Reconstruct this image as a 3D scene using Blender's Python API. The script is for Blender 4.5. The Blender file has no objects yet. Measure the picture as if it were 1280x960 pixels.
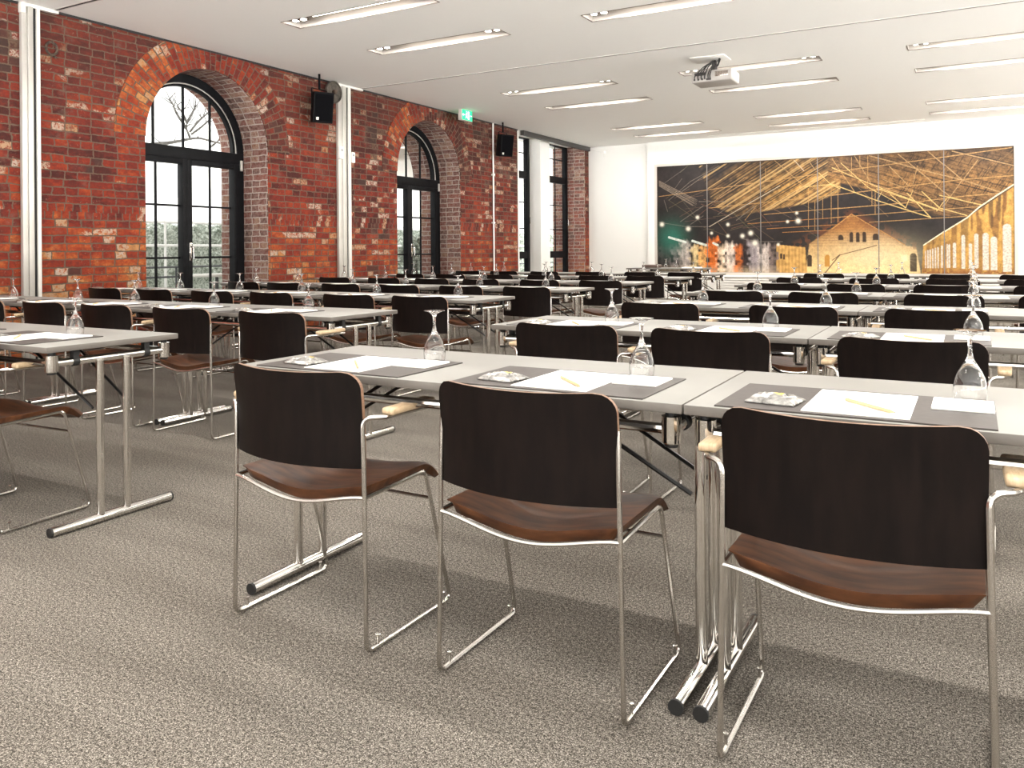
import bpy, bmesh, math, random
import numpy as np
from mathutils import Vector, Matrix
PI = math.pi
sc = bpy.context.scene
C = sc.collection
random.seed(7)

# ------------------------------------------------------------------ helpers
def link(o, parent=None):
    C.objects.link(o)
    if parent is not None: o.parent = parent
    return o

def finish(name, bm, mats, parent=None, smooth=35, loc=None, rotz=0):
    me = bpy.data.meshes.new(name)
    bm.normal_update(); bm.to_mesh(me); bm.free()
    for m in (mats if isinstance(mats, (list, tuple)) else [mats]): me.materials.append(m)
    if smooth:
        me.polygons.foreach_set('use_smooth', [True]*len(me.polygons))
        me.set_sharp_from_angle(angle=math.radians(smooth))
    o = bpy.data.objects.new(name, me)
    link(o, parent)
    if loc is not None: o.location = loc
    if rotz: o.rotation_euler = (0, 0, rotz)
    return o

def tag(o, label, cat, group=None):
    o['label'] = label; o['category'] = cat
    if group: o['group'] = group
    return o

def thing(name, label, cat, loc=(0, 0, 0), rotz=0, group=None):
    o = bpy.data.objects.new(name, None); C.objects.link(o)
    o.empty_display_size = .05
    o.location = loc; o.rotation_euler = (0, 0, rotz)
    return tag(o, label, cat, group)

def struct(o):
    o['kind'] = 'structure'; return o

def box(bm, x0, x1, y0, y1, z0, z1, bev=0, seg=2, mi=0):
    vs = [bm.verts.new(p) for p in ((x0,y0,z0),(x1,y0,z0),(x1,y1,z0),(x0,y1,z0),(x0,y0,z1),(x1,y0,z1),(x1,y1,z1),(x0,y1,z1))]
    fs = [bm.faces.new([vs[i] for i in f]) for f in ((3,2,1,0),(4,5,6,7),(0,1,5,4),(1,2,6,5),(2,3,7,6),(3,0,4,7))]
    for f in fs: f.material_index = mi
    if bev:
        r = bmesh.ops.bevel(bm, geom=list({e for f in fs for e in f.edges}), offset=bev, segments=seg, profile=.5, affect='EDGES')
        for f in r['faces']: f.material_index = mi
    return fs

def round_pts(pts, rad, seg=5):
    pts = [Vector(p) for p in pts]; out = [pts[0]]
    for i in range(1, len(pts)-1):
        a, b, c = pts[i-1], pts[i], pts[i+1]
        d1, d2 = (a-b), (c-b); l = min(rad, d1.length*.48, d2.length*.48)
        p, q = b+d1.normalized()*l, b+d2.normalized()*l
        for k in range(seg+1):
            t = k/seg
            out.append(p*(1-t)**2 + b*2*t*(1-t) + q*t*t)
    out.append(pts[-1]); return out

def tube(bm, pts, r, n=8, caps=True, mi=0):
    pts = [Vector(p) for p in pts]
    rs = r if isinstance(r, (list, tuple)) else [r]*len(pts)
    T = []
    for i in range(len(pts)):
        a = pts[max(i-1, 0)]; b = pts[min(i+1, len(pts)-1)]
        T.append((b-a).normalized())
    up = Vector((0, 0, 1)) if abs(T[0].z) < .9 else Vector((1, 0, 0))
    N = T[0].cross(up).normalized(); rings = []
    for i, p in enumerate(pts):
        if i:
            ax = T[i-1].cross(T[i])
            if ax.length > 1e-7:
                N = Matrix.Rotation(T[i-1].angle(T[i]), 3, ax.normalized()) @ N
        B = T[i].cross(N)
        rings.append([bm.verts.new(p + (N*math.cos(2*PI*k/n) + B*math.sin(2*PI*k/n))*rs[i]) for k in range(n)])
    for i in range(len(rings)-1):
        for k in range(n):
            f = bm.faces.new((rings[i][k], rings[i][(k+1) % n], rings[i+1][(k+1) % n], rings[i+1][k])); f.material_index = mi
    if caps:
        f = bm.faces.new(rings[0][::-1]); f.material_index = mi
        f = bm.faces.new(rings[-1]); f.material_index = mi

def lathe(bm, prof, n=20, mi=0, c=(0, 0, 0)):
    rings = []
    for r, z in prof:
        if r < 1e-6: rings.append([bm.verts.new((c[0], c[1], c[2]+z))])
        else: rings.append([bm.verts.new((c[0]+r*math.cos(2*PI*k/n), c[1]+r*math.sin(2*PI*k/n), c[2]+z)) for k in range(n)])
    for a, b in zip(rings, rings[1:]):
        for k in range(n):
            k2 = (k+1) % n
            if len(a) == 1 and len(b) == 1: continue
            if len(a) == 1: f = bm.faces.new((a[0], b[k2], b[k]))
            elif len(b) == 1: f = bm.faces.new((a[k], a[k2], b[0]))
            else: f = bm.faces.new((a[k], a[k2], b[k2], b[k]))
            f.material_index = mi

def NB(): return bmesh.new()

# ------------------------------------------------------------------ materials
def newmat(name):
    m = bpy.data.materials.new(name); m.use_nodes = True
    nt = m.node_tree; return m, nt, nt.nodes['Principled BSDF']

def pm(name, col, rough=.5, metal=0, spec=.5, coat=0, **kw):
    m, nt, p = newmat(name)
    p.inputs['Base Color'].default_value = (*col, 1); p.inputs['Roughness'].default_value = rough
    p.inputs['Metallic'].default_value = metal; p.inputs['Specular IOR Level'].default_value = spec
    if coat: p.inputs['Coat Weight'].default_value = coat; p.inputs['Coat Roughness'].default_value = .2
    return m

def noisy(name, c1, c2, scale, rough=.5, metal=0, detail=4, bump=0, spec=.5, stretch=(1,1,1), lo=.35, hi=.65):
    m, nt, p = newmat(name); n = nt.nodes; l = nt.links
    tc = n.new('ShaderNodeTexCoord'); mp = n.new('ShaderNodeMapping'); mp.inputs['Scale'].default_value = stretch
    nz = n.new('ShaderNodeTexNoise'); nz.inputs['Scale'].default_value = scale; nz.inputs['Detail'].default_value = detail
    cr = n.new('ShaderNodeValToRGB'); e = cr.color_ramp.elements
    e[0].position = lo; e[0].color = (*c1, 1); e[1].position = hi; e[1].color = (*c2, 1)
    l.new(tc.outputs['Object'], mp.inputs['Vector']); l.new(mp.outputs[0], nz.inputs['Vector'])
    l.new(nz.outputs['Fac'], cr.inputs['Fac']); l.new(cr.outputs['Color'], p.inputs['Base Color'])
    p.inputs['Roughness'].default_value = rough; p.inputs['Metallic'].default_value = metal; p.inputs['Specular IOR Level'].default_value = spec
    if bump:
        b = n.new('ShaderNodeBump'); b.inputs['Strength'].default_value = bump; b.inputs['Distance'].default_value = .002
        l.new(nz.outputs['Fac'], b.inputs['Height']); l.new(b.outputs[0], p.inputs['Normal'])
    return m

def emis(name, col, s):
    m, nt, p = newmat(name)
    p.inputs['Base Color'].default_value = (*col, 1)
    p.inputs['Emission Color'].default_value = (*col, 1); p.inputs['Emission Strength'].default_value = s
    return m

class G:
    """small node-graph writer"""
    def __init__(s, nt): s.nt = nt; s.n = nt.nodes; s.l = nt.links
    def m(s, op, a, b=None, c=None, clamp=False):
        d = s.n.new('ShaderNodeMath'); d.operation = op; d.use_clamp = clamp
        for i, v in enumerate((a, b, c)):
            if v is None: continue
            if isinstance(v, (int, float)): d.inputs[i].default_value = v
            else: s.l.new(v, d.inputs[i])
        return d.outputs[0]
    def mix(s, f, a, b):      # float mix
        return s.m('ADD', s.m('MULTIPLY', a, s.m('SUBTRACT', 1, f)), s.m('MULTIPLY', b, f))
    def cmix(s, f, a, b, mode='MIX'):
        d = s.n.new('ShaderNodeMix'); d.data_type = 'RGBA'; d.blend_type = mode
        for i, v in ((0, f), (6, a), (7, b)):
            if isinstance(v, (int, float)): d.inputs[i].default_value = v
            elif isinstance(v, tuple): d.inputs[i].default_value = (*v, 1)
            else: s.l.new(v, d.inputs[i])
        return d.outputs[2]
    def ramp(s, f, stops, interp='LINEAR'):
        d = s.n.new('ShaderNodeValToRGB'); cr = d.color_ramp; cr.interpolation = interp
        while len(cr.elements) < len(stops): cr.elements.new(.5)
        for e, (p, c) in zip(cr.elements, stops): e.position = p; e.color = (*c, 1) if isinstance(c, tuple) else (c, c, c, 1)
        s.l.new(f, d.inputs[0]); return d.outputs[0]
    def sstep(s, v, a, b, to0=0, to1=1):
        d = s.n.new('ShaderNodeMapRange'); d.interpolation_type = 'SMOOTHSTEP'
        for i, x in ((1, a), (2, b), (3, to0), (4, to1)): d.inputs[i].default_value = x
        s.l.new(v, d.inputs[0]); return d.outputs[0]
    def noise(s, vec, scale, detail=3, rough=.5):
        d = s.n.new('ShaderNodeTexNoise'); d.inputs['Scale'].default_value = scale; d.inputs['Detail'].default_value = detail; d.inputs['Roughness'].default_value = rough
        s.l.new(vec, d.inputs['Vector']); return d.outputs['Fac']
    def comb(s, x, y, z=0):
        d = s.n.new('ShaderNodeCombineXYZ')
        for i, v in enumerate((x, y, z)):
            if isinstance(v, (int, float)): d.inputs[i].default_value = v
            else: s.l.new(v, d.inputs[i])
        return d.outputs[0]
    def white(s, vec):
        d = s.n.new('ShaderNodeTexWhiteNoise'); d.noise_dimensions = '3D'; s.l.new(vec, d.inputs['Vector']); return d.outputs['Value'], d.outputs['Color']

def brick_mat(name, L=.272, H=.080, header=True, soldier=True, seed=0., pale=.0, orange=0., dull=0., far=False):
    m, nt, p = newmat(name); g = G(nt)
    uv = g.n.new('ShaderNodeUVMap').outputs[0]
    sp = g.n.new('ShaderNodeSeparateXYZ'); g.l.new(uv, sp.inputs[0]); U, V = sp.outputs[0], sp.outputs[1]
    w1 = g.noise(g.comb(U, V, seed), 14, 4, .6); w2 = g.noise(g.comb(U, V, seed+9), 12, 4, .6)
    u = g.m('ADD', U, g.m('MULTIPLY', g.m('SUBTRACT', w1, .5), .040)); v = g.m('ADD', V, g.m('MULTIPLY', g.m('SUBTRACT', w2, .5), .030))
    row = g.m('FLOOR', g.m('DIVIDE', v, H)); par = g.m('MODULO', g.m('ADD', row, 1000), 2)
    fy = g.m('SUBTRACT', v, g.m('MULTIPLY', row, H)); hh = H
    if header: w = g.mix(par, L, L*.5)
    else: w = L
    rr, _ = g.white(g.comb(row, seed, 3))
    off = g.m('MULTIPLY', g.m('SUBTRACT', rr, .5), .05)
    if not header: off = g.m('ADD', g.m('MULTIPLY', par, L*.5), off)
    if soldier:   # one course of bricks on end between 1.37 and 1.50 m
        s0, s1 = H*18, H*20
        so = g.m('MULTIPLY', g.m('GREATER_THAN', v, s0), g.m('LESS_THAN', v, s1))
        w = g.mix(so, w, .084); row = g.mix(so, row, -77.0)
        fy = g.mix(so, fy, g.m('SUBTRACT', v, s0)); hh = g.mix(so, H, H*2)
    xx = g.m('DIVIDE', g.m('ADD', u, off), w); col = g.m('FLOOR', xx); fx = g.m('MULTIPLY', g.m('SUBTRACT', xx, col), w)
    d = g.m('MINIMUM', g.m('MINIMUM', fx, g.m('SUBTRACT', w, fx)), g.m('MINIMUM', fy, g.m('SUBTRACT', hh, fy)))
    fine = g.noise(g.comb(U, V, seed+2), 70, 4, .7)
    d2 = g.m('ADD', d, g.m('MULTIPLY', g.m('SUBTRACT', fine, .5), .008))
    mask = g.sstep(d2, .004, .0088)
    rnd, rc = g.white(g.comb(col, row, seed)); sc3 = g.n.new('ShaderNodeSeparateColor'); g.l.new(rc, sc3.inputs[0]); r2, r3 = sc3.outputs[0], sc3.outputs[1]
    inn = g.noise(g.comb(g.m('MULTIPLY', U, .6), V, seed+30), 11, 5, .7)
    big = g.noise(g.comb(U, V, seed+4), 1.3, 3)
    mid = g.noise(g.comb(U, V, seed+6), 22, 4, .65)
    low = g.sstep(V, 1.90, .66) if not dull else 0.0
    # shift the palette: low courses orange, high ones maroon
    lowv = low if not isinstance(low, float) else None
    t = g.m('ADD', g.m('MULTIPLY', rnd, .58), g.m('MULTIPLY', g.m('SUBTRACT', big, .5), .7)); t = g.m('ADD', t, g.m('MULTIPLY', g.m('SUBTRACT', inn, .44), 1.25))
    if lowv is not None: t = g.m('ADD', t, g.m('MULTIPLY', lowv, .44))
    t = g.m('ADD', t, orange-.03, clamp=True)
    colr = g.ramp(t, [(0, (.075,.020,.016)), (.16, (.15,.026,.018)), (.36, (.25,.034,.019)), (.60, (.35,.052,.020)), (.76, (.46,.095,.026)), (.92, (.58,.18,.045)), (1, (.62,.32,.12))])
    colr = g.cmix(g.sstep(mid, .38, .72), colr, g.cmix(.5, colr, (.10,.03,.025)))
    # pale, lime-washed and chipped bricks in patches
    pn = g.noise(g.comb(U, V, seed+12), 2.1, 2)
    pv = g.m('ADD', r2, g.m('MULTIPLY', g.m('SUBTRACT', pn, .5), 1.3))
    topz = g.sstep(V, 1.35, 2.59); ps = g.sstep(g.m('SUBTRACT', pv, g.m('MULTIPLY', g.m('SUBTRACT', 1, topz), .5*pale)), .93-pale, .97-pale)
    ch = g.sstep(g.noise(g.comb(U, V, seed+15), 28, 4, .75), .40, .56)
    palec = g.cmix(r3, (.62,.54,.45), (.50,.31,.16))
    colr = g.cmix(g.m('MULTIPLY', ps, ch), colr, palec)
    chip = g.sstep(g.noise(g.comb(U, V, seed+33), 34, 5, .8), .60, .68); chz = g.sstep(g.noise(g.comb(U, V, seed+36), 2.6, 3), .42, .62)
    colr = g.cmix(g.m('MULTIPLY', g.m('MULTIPLY', chip, chz), .8), colr, (.56,.42,.30))
    drk = g.sstep(g.noise(g.comb(U, V, seed+38), 26, 5, .8), .58, .70); colr = g.cmix(g.m('MULTIPLY', drk, .7), colr, (.07,.038,.030))
    # dark sooty bricks
    colr = g.cmix(g.m('MULTIPLY', g.sstep(g.m('ADD', V, g.m('MULTIPLY', g.m('SUBTRACT', big, .5), 1.6)), 2.2, 3.45), .5 if dull or not orange == 0. else .38), colr, (.085,.045,.035))
    sv = g.sstep(g.m('ADD', r3, g.m('MULTIPLY', g.m('SUBTRACT', big, .5), -1.2)), .97-dull*.5, 1.05-dull*.5)
    colr = g.cmix(g.m('MULTIPLY', sv, .75), colr, (.065,.045,.038))
    mort = g.cmix(mid, (.085,.058,.040), (.24,.175,.125)) if pale < .2 else g.cmix(mid, (.50,.44,.39), (.74,.68,.62))
    # smears of old render and soot
    sm = g.sstep(g.noise(g.comb(U, V, seed+20), 3.3, 6, .72), .54, .72)
    colr = g.cmix(g.m('MULTIPLY', sm, .55+pale*.3), colr, (.30,.24,.19) if dull else (.22,.15,.115))
    if pale > .15: colr = g.cmix(g.m('MULTIPLY', g.sstep(mid, .2, .75), .48), colr, (.72,.52,.45))  # pale reveal bricks lightened: daylight on them put into the colour
    fin = g.cmix(1.0, g.cmix(mask, mort, colr), (.66,.61,.60), 'MULTIPLY')
    g.l.new(fin, p.inputs['Base Color']); p.inputs['Roughness'].default_value = .85; p.inputs['Specular IOR Level'].default_value = .25
    hgt = g.m('ADD', mask, g.m('MULTIPLY', mid, .5)); b = g.n.new('ShaderNodeBump'); b.inputs['Strength'].default_value = .55; b.inputs['Distance'].default_value = .008
    g.l.new(hgt, b.inputs['Height']); g.l.new(b.outputs[0], p.inputs['Normal'])
    return m

def carpet_mat():
    m, nt, p = newmat('carpet'); g = G(nt)
    P = g.n.new('ShaderNodeTexCoord').outputs['Object']
    n5 = g.noise(P, 95, 2, .6); n1 = g.noise(P, 240, 2, .75); n2 = g.noise(P, 520, 1, .5); n3 = g.noise(P, 1.1, 3)
    mp = g.n.new('ShaderNodeMapping'); mp.inputs['Scale'].default_value = (.35, 2.2, 1); mp.inputs['Rotation'].default_value = (0, 0, .45); g.l.new(P, mp.inputs[0])
    n4 = g.noise(mp.outputs[0], 1.6, 2)
    f = g.m('ADD', g.m('ADD', g.m('MULTIPLY', n1, .5), g.m('MULTIPLY', n2, .3)), g.m('MULTIPLY', n5, .2))
    c = g.ramp(f, [(.38, (.012,.010,.009)), (.455, (.060,.053,.045)), (.525, (.190,.171,.149)), (.615, (.53,.488,.436))])
    c = g.cmix(g.sstep(n4, .40, .60), c, g.cmix(.72, c, (.76,.75,.74), 'MULTIPLY'))
    c = g.cmix(g.sstep(n3, .42, .62), c, g.cmix(.4, c, (.84,.82,.80), 'MULTIPLY'))
    g.l.new(c, p.inputs['Base Color']); p.inputs['Roughness'].default_value = .95; p.inputs['Specular IOR Level'].default_value = .1
    b = g.n.new('ShaderNodeBump'); b.inputs['Strength'].default_value = .3; b.inputs['Distance'].default_value = .003; g.l.new(n1, b.inputs['Height']); g.l.new(b.outputs[0], p.inputs['Normal'])
    return m

def glass_mat(name, rough=0, tint=(1, 1, 1)):
    m, nt, p = newmat(name)
    p.inputs['Base Color'].default_value = (*tint, 1); p.inputs['Roughness'].default_value = rough
    p.inputs['Transmission Weight'].default_value = 1; p.inputs['IOR'].default_value = 1.48
    return m

def pane_mat():      # thin window pane: clear with a weak mirror reflection
    m = bpy.data.materials.new('window_pane'); m.use_nodes = True; nt = m.node_tree; nt.nodes.clear()
    o = nt.nodes.new('ShaderNodeOutputMaterial'); t = nt.nodes.new('ShaderNodeBsdfTransparent'); gl = nt.nodes.new('ShaderNodeBsdfGlossy')
    gl.inputs['Roughness'].default_value = .02; t.inputs[0].default_value = (.96, .98, .97, 1)
    f = nt.nodes.new('ShaderNodeFresnel'); f.inputs[0].default_value = 1.35
    mx = nt.nodes.new('ShaderNodeMixShader'); nt.links.new(f.outputs[0], mx.inputs[0]); nt.links.new(t.outputs[0], mx.inputs[1]); nt.links.new(gl.outputs[0], mx.inputs[2]); nt.links.new(mx.outputs[0], o.inputs[0])
    return m

M = {}
M['brick'] = brick_mat('old_brick', seed=1.3, pale=.05)
M['brick_far'] = brick_mat('old_brick_sooty', seed=5.1, pale=.13, orange=-.07)
M['ring'] = brick_mat('arch_brick', L=.146, H=.077, header=False, soldier=False, seed=3.0, orange=-.02, pale=.02)
M['ring_far'] = brick_mat('arch_brick_sooty', L=.146, H=.077, header=False, soldier=False, seed=8.0, orange=-.14, pale=.14)
M['reveal'] = brick_mat('reveal_brick', L=.272, H=.080, soldier=False, seed=11.0, pale=.22, orange=.0)
M['outer'] = brick_mat('outer_brick', L=.272, H=.080, soldier=False, seed=14.0, pale=.2, orange=.25)
M['carpet'] = carpet_mat()
M['ceil'] = pm('white_ceiling_paint', (.92, .915, .89), .9, spec=.13)
M['white'] = pm('white_wall_paint', (.84, .83, .80), .85, spec=.25)
M['trough'] = pm('fixture_white_enamel', (.55, .51, .47), .4)
M['trough_edge'] = pm('fixture_bronze_edge', (.16, .13, .11), .4, metal=.6)
M['lampdark'] = pm('fixture_reflector', (.30, .26, .23), .25, metal=.8)
M['alu'] = noisy('anodised_aluminium', (.50,.48,.44), (.60,.58,.54), 3, rough=.4, metal=.35)
M['aluw'] = pm('pale_aluminium', (.72, .70, .66), .45, metal=.1)
M['gap'] = pm('dark_gap_shade_rubber', (.012, .011, .011), .7)
M['blackframe'] = noisy('black_window_steel', (.004,.0042,.005), (.007,.0075,.009), 8, rough=.5, spec=.12)
M['blackplastic'] = noisy('black_plastic', (.0022,.0022,.0028), (.004,.004,.005), 30, rough=.6, spec=.1)
M['grille'] = noisy('black_speaker_cloth', (.002,.002,.0025), (.004,.004,.005), 900, rough=.9, spec=.05)
M['chrome'] = pm('polished_chrome', (.78, .76, .73), .10, metal=1)
M['steel'] = pm('satin_steel_rod', (.60, .575, .54), .24, metal=1)
M['top'] = noisy('light_grey_laminate', (.215,.211,.198), (.236,.231,.216), 3, rough=.45, spec=.35)
M['edge'] = noisy('taupe_table_edge', (.12,.107,.095), (.145,.13,.115), 6, rough=.5)
M['rubber'] = pm('black_rubber', (.010, .010, .010), .55)
M['brace'] = pm('black_steel_bar', (.014, .013, .013), .35, metal=.3)
M['veneer'] = noisy('dark_brown_veneer', (.0045,.0028,.0026), (.0085,.0052,.0044), 9, rough=.42, detail=6, stretch=(5,1,1), spec=.13)
M['seat'] = noisy('brown_leather', (.055,.020,.009), (.145,.055,.022), 9, rough=.42, detail=5, stretch=(1,4,1), spec=.32, bump=.2)
M['pad'] = noisy('oak_armrest', (.42,.30,.18), (.56,.42,.27), 30, rough=.45, stretch=(6,1,1))
M['glass'] = glass_mat('clear_glass')
M['pane'] = pane_mat()
M['mat'] = noisy('charcoal_desk_mat', (.036,.029,.026), (.048,.039,.035), 60, rough=.5, bump=.1)
M['paper'] = pm('white_paper', (.92, .915, .89), .7, spec=.3)
M['pencilw'] = noisy('natural_pencil_wood', (.50,.34,.17), (.58,.42,.24), 60, rough=.5, stretch=(1,12,1))
M['lead'] = pm('graphite', (.03, .03, .03), .4)
M['foil'] = noisy('silver_foil', (.16,.155,.15), (.52,.51,.49), 60, rough=.28, metal=.75, bump=1.0)
M['foilp'] = noisy('printed_foil', (.10,.09,.08), (.75,.74,.72), 90, rough=.35, metal=.3, lo=.42, hi=.5)
M['foily'] = pm('yellow_print', (.75, .50, .12), .4)
M['cable'] = pm('black_cable', (.012, .012, .012), .5)
M['projw'] = pm('projector_plastic', (.38, .355, .33), .45)
M['projd'] = pm('projector_vent', (.05, .042, .04), .6)
M['tubeglow'] = emis('lit_tube', (1, .93, .82), 5)
M['spotglow'] = emis('lit_spot', (1, .95, .87), 26)
M['exitg'] = emis('exit_green', (.015, .50, .20), .9)
M['exitw'] = emis('exit_white', (.75, 1, .85), .7)
M['rust'] = noisy('rusty_iron', (.045,.032,.026), (.13,.09,.065), 25, rough=.75, metal=.4, bump=.4)
M['iron'] = noisy('old_grey_iron', (.055,.048,.04), (.13,.11,.09), 18, rough=.6, metal=.5)
M['snow'] = noisy('pale_paving', (.62,.62,.60), (.78,.78,.76), 2, rough=.9)
M['leaf'] = noisy('hedge_leaf', (.21,.25,.20), (.62,.66,.60), 24, rough=.7, lo=.38, hi=.62)
M['bark'] = noisy('dark_bark', (.055,.050,.045), (.14,.13,.12), 12, rough=.9)
M['railw'] = pm('pale_rail', (.75, .75, .73), .5)
M['raild'] = pm('dark_rail', (.05, .055, .06), .5)
M['facade'] = noisy('pale_render', (.72,.72,.70), (.80,.80,.78), 2, rough=.9)
M['winglass'] = pm('grey_pane', (.35, .37, .38), .2)
M['cassette'] = pm('dark_blind_cassette', (.045, .042, .040), .45)
M['seam'] = pm('panel_seam', (.17, .16, .155), .45, metal=.3)
M['rad'] = pm('radiator_white', (.82, .80, .76), .45)
M['bag'] = pm('dark_bag', (.09, .055, .045), .6)

# ------------------------------------------------------------------ room measures
W = -7.881; H = 3.492; YE = 17.57; XR = 7.6; Y0 = -4.0; XF = -8.382; XO = -8.705
R1 = (6.687, .889, 2.376); R2 = (11.177, .906, 2.348)      # arch centre, radius, springing height
W3 = (14.181, 17.385)

def uvface(bm, uvl, pts, uvs, mi=0):
    f = bm.faces.new([bm.verts.new(p) for p in pts]); f.material_index = mi
    for lp, c in zip(f.loops, uvs): lp[uvl].uv = c
    return f

# left brick wall: face, with two arched door openings and the tall recess
bm = NB(); uvl = bm.loops.layers.uv.new('UVMap')
def wallquad(y0, y1, z0a, z0b, z1, mi, x=W):
    uvface(bm, uvl, [(x,y0,z0a),(x,y1,z0b),(x,y1,z1),(x,y0,z1)], [(y0,z0a),(y1,z0b),(y1,z1),(y0,z1)], mi)
HT = H + .06
ys = [Y0, 4.779, R1[0]-R1[1]]
for a, b in zip(ys, ys[1:]): wallquad(a, b, 0, 0, HT, 0)
wallquad(R1[0]+R1[1], 9.05, 0, 0, HT, 0); wallquad(9.05, R2[0]-R2[1], 0, 0, HT, 1); wallquad(R2[0]+R2[1], W3[0], 0, 0, HT, 1)
wallquad(W3[1], YE+.1, 0, 0, HT, 1)
NA = 40
for (yc, r, zs), mi in ((R1, 0), (R2, 1)):
    for k in range(NA):
        a0, a1 = PI-PI*k/NA, PI-PI*(k+1)/NA
        y0, z0, y1, z1 = yc+r*math.cos(a0), zs+r*math.sin(a0), yc+r*math.cos(a1), zs+r*math.sin(a1)
        wallquad(y0, y1, z0, z1, HT, mi)
struct(finish('wall_left', bm, [M['brick'], M['brick_far']], smooth=0))
# reveals: jambs and intrados, room side and outer side
def reveal(nm, yc, r, zs, xa, xb, mat, thick):
    global uvl
    bm = NB(); uvl = bm.loops.layers.uv.new('UVMap')
    pts = [(yc-r, 0), (yc-r, zs)] + [(yc+r*math.cos(PI-PI*k/NA), zs+r*math.sin(PI-PI*k/NA)) for k in range(1, NA)] + [(yc+r, zs), (yc+r, 0)]
    s = 0
    for (y0, z0), (y1, z1) in zip(pts, pts[1:]):
        ds = math.hypot(y1-y0, z1-z0)
        uvface(bm, uvl, [(xa,y0,z0),(xa,y1,z1),(xb,y1,z1),(xb,y0,z0)], [(xa,s),(xa,s+ds),(xb,s+ds),(xb,s)]); s += ds
    bmesh.ops.remove_doubles(bm, verts=bm.verts, dist=1e-5)
    return struct(finish(nm, bm, mat, smooth=30))
reveal('wall_left_door_reveal', *R1, W, XF, M['reveal'], 0); reveal('wall_left_door_reveal', *R2, W, XF, M['reveal'], 0)
reveal('wall_left_outer_reveal', R1[0], R1[1]-.03, R1[2], XF, XO, M['outer'], 0); reveal('wall_left_outer_reveal', R2[0], R2[1]-.03, R2[2], XF, XO, M['outer'], 0)
# recess at the far end: jambs, white pier
bm = NB(); uvl = bm.loops.layers.uv.new('UVMap')
uvface(bm, uvl, [(W,W3[1],0),(XO,W3[1],0),(XO,W3[1],HT),(W,W3[1],HT)], [(W,0),(XO,0),(XO,HT),(W,HT)])
uvface(bm, uvl, [(W,W3[0],0),(W,W3[0],HT),(XO,W3[0],HT),(XO,W3[0],0)], [(W,0),(W,HT),(XO,HT),(XO,0)])
struct(finish('wall_left_recess_jamb', bm, M['reveal'], smooth=0))
bm = NB(); box(bm, XF-.05, -8.06, 15.50, 15.928, 0, HT)
struct(finish('wall_left_pier', bm, M['white'], smooth=0))
# voussoir rings, a little proud of the wall
def ring(yc, r, zs, t, mat):
    bm = NB(); uvl = bm.loops.layers.uv.new('UVMap'); n = 48; x = W+.012
    for k in range(n):
        a0, a1 = PI-PI*k/n, PI-PI*(k+1)/n
        def p(a, rr, xx): return (xx, yc+rr*math.cos(a), min(zs+rr*math.sin(a), HT))
        s0, s1 = (PI-a0)*(r+.15), (PI-a1)*(r+.15)
        ro = r+t
        uvface(bm, uvl, [p(a0,r,x),p(a1,r,x),p(a1,ro,x),p(a0,ro,x)], [(0,s0),(0,s1),(t,s1),(t,s0)])
        uvface(bm, uvl, [p(a0,ro,x),p(a1,ro,x),p(a1,ro,W-.01),p(a0,ro,W-.01)], [(t,s0),(t,s1),(t+.02,s1),(t+.02,s0)])
        uvface(bm, uvl, [p(a1,r,x),p(a0,r,x),p(a0,r,W-.01),p(a1,r,W-.01)], [(0,s1),(0,s0),(.02,s0),(.02,s1)])
    return struct(finish('wall_left_arch_ring', bm, mat, smooth=0))
ring(*R1, .372, M['ring']); ring(*R2, .372, M['ring_far'])
# outside skin of the wall keeps daylight out of the cavity
bm = NB()
for a, b in ((Y0, R1[0]-R1[1]), (R1[0]+R1[1], R2[0]-R2[1]), (R2[0]+R2[1], W3[0]), (W3[1], YE+.1)): box(bm, XO-.01, XO, a, b, 0, HT)
for yc, r, zs in (R1, R2):
    for k in range(NA):
        a0, a1 = PI-PI*k/NA, PI-PI*(k+1)/NA
        y0, z0, y1, z1 = yc+r*math.cos(a0), zs+r*math.sin(a0), yc+r*math.cos(a1), zs+r*math.sin(a1)
        bm.faces.new([bm.verts.new(q) for q in ((XO,y0,z0),(XO,y0,HT),(XO,y1,HT),(XO,y1,z1))])
struct(finish('wall_left_outer_skin', bm, M['outer'], smooth=0))

# floor, far wall, right wall, back wall
bm = NB(); box(bm, XO, XR, Y0, YE+.2, -.1, 0); struct(finish('floor', bm, M['carpet'], smooth=0))
bm = NB(); box(bm, XO, XR, YE+.04, YE+.2, 0, H+.1)
struct(finish('wall_far', bm, M['white'], smooth=0))
# the mural bay stands a little proud of the white end wall
bm = NB()
MX0, MX1, MZ0, MZ1 = -6.181, .647, 0.582, 2.94
bw = .055
box(bm, -6.392, MX0-bw, YE-.06, YE+.04, 0, H+.02); box(bm, MX1+bw, XR, YE-.06, YE+.04, 0, H+.02)
box(bm, MX0-bw, MX1+bw, YE-.06, YE+.04, MZ1+bw, H+.02); box(bm, MX0-bw, MX1+bw, YE-.06, YE+.04, 0, MZ0-bw)
struct(finish('wall_far_bay', bm, M['white'], smooth=0))
bm = NB()
WR = [(-3., -.4), (.8, 3.6), (4.8, 7.6), (8.8, 11.6), (12.8, 15.8)]  # window openings in the unseen wall, put in to let fill light through
prev = Y0
for a, b in WR + [(YE, YE)]:
    box(bm, XR, XR+.2, prev, a, 0, H+.1); prev = b
for a, b in WR: box(bm, XR, XR+.2, a, b, 0, .3); box(bm, XR, XR+.2, a, b, 3.2, H+.1)
struct(finish('wall_right', bm, M['white'], smooth=0))
bm = NB(); prev = XO
for a, b in [(-7.4, -4.4), (-3.4, -.4), (.6, 3.4), (4.4, 7.), (XR, XR)]:  # unseen openings here too, added for daylight from behind
    box(bm, prev, a, Y0-.2, Y0, 0, H+.1); prev = b
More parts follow.
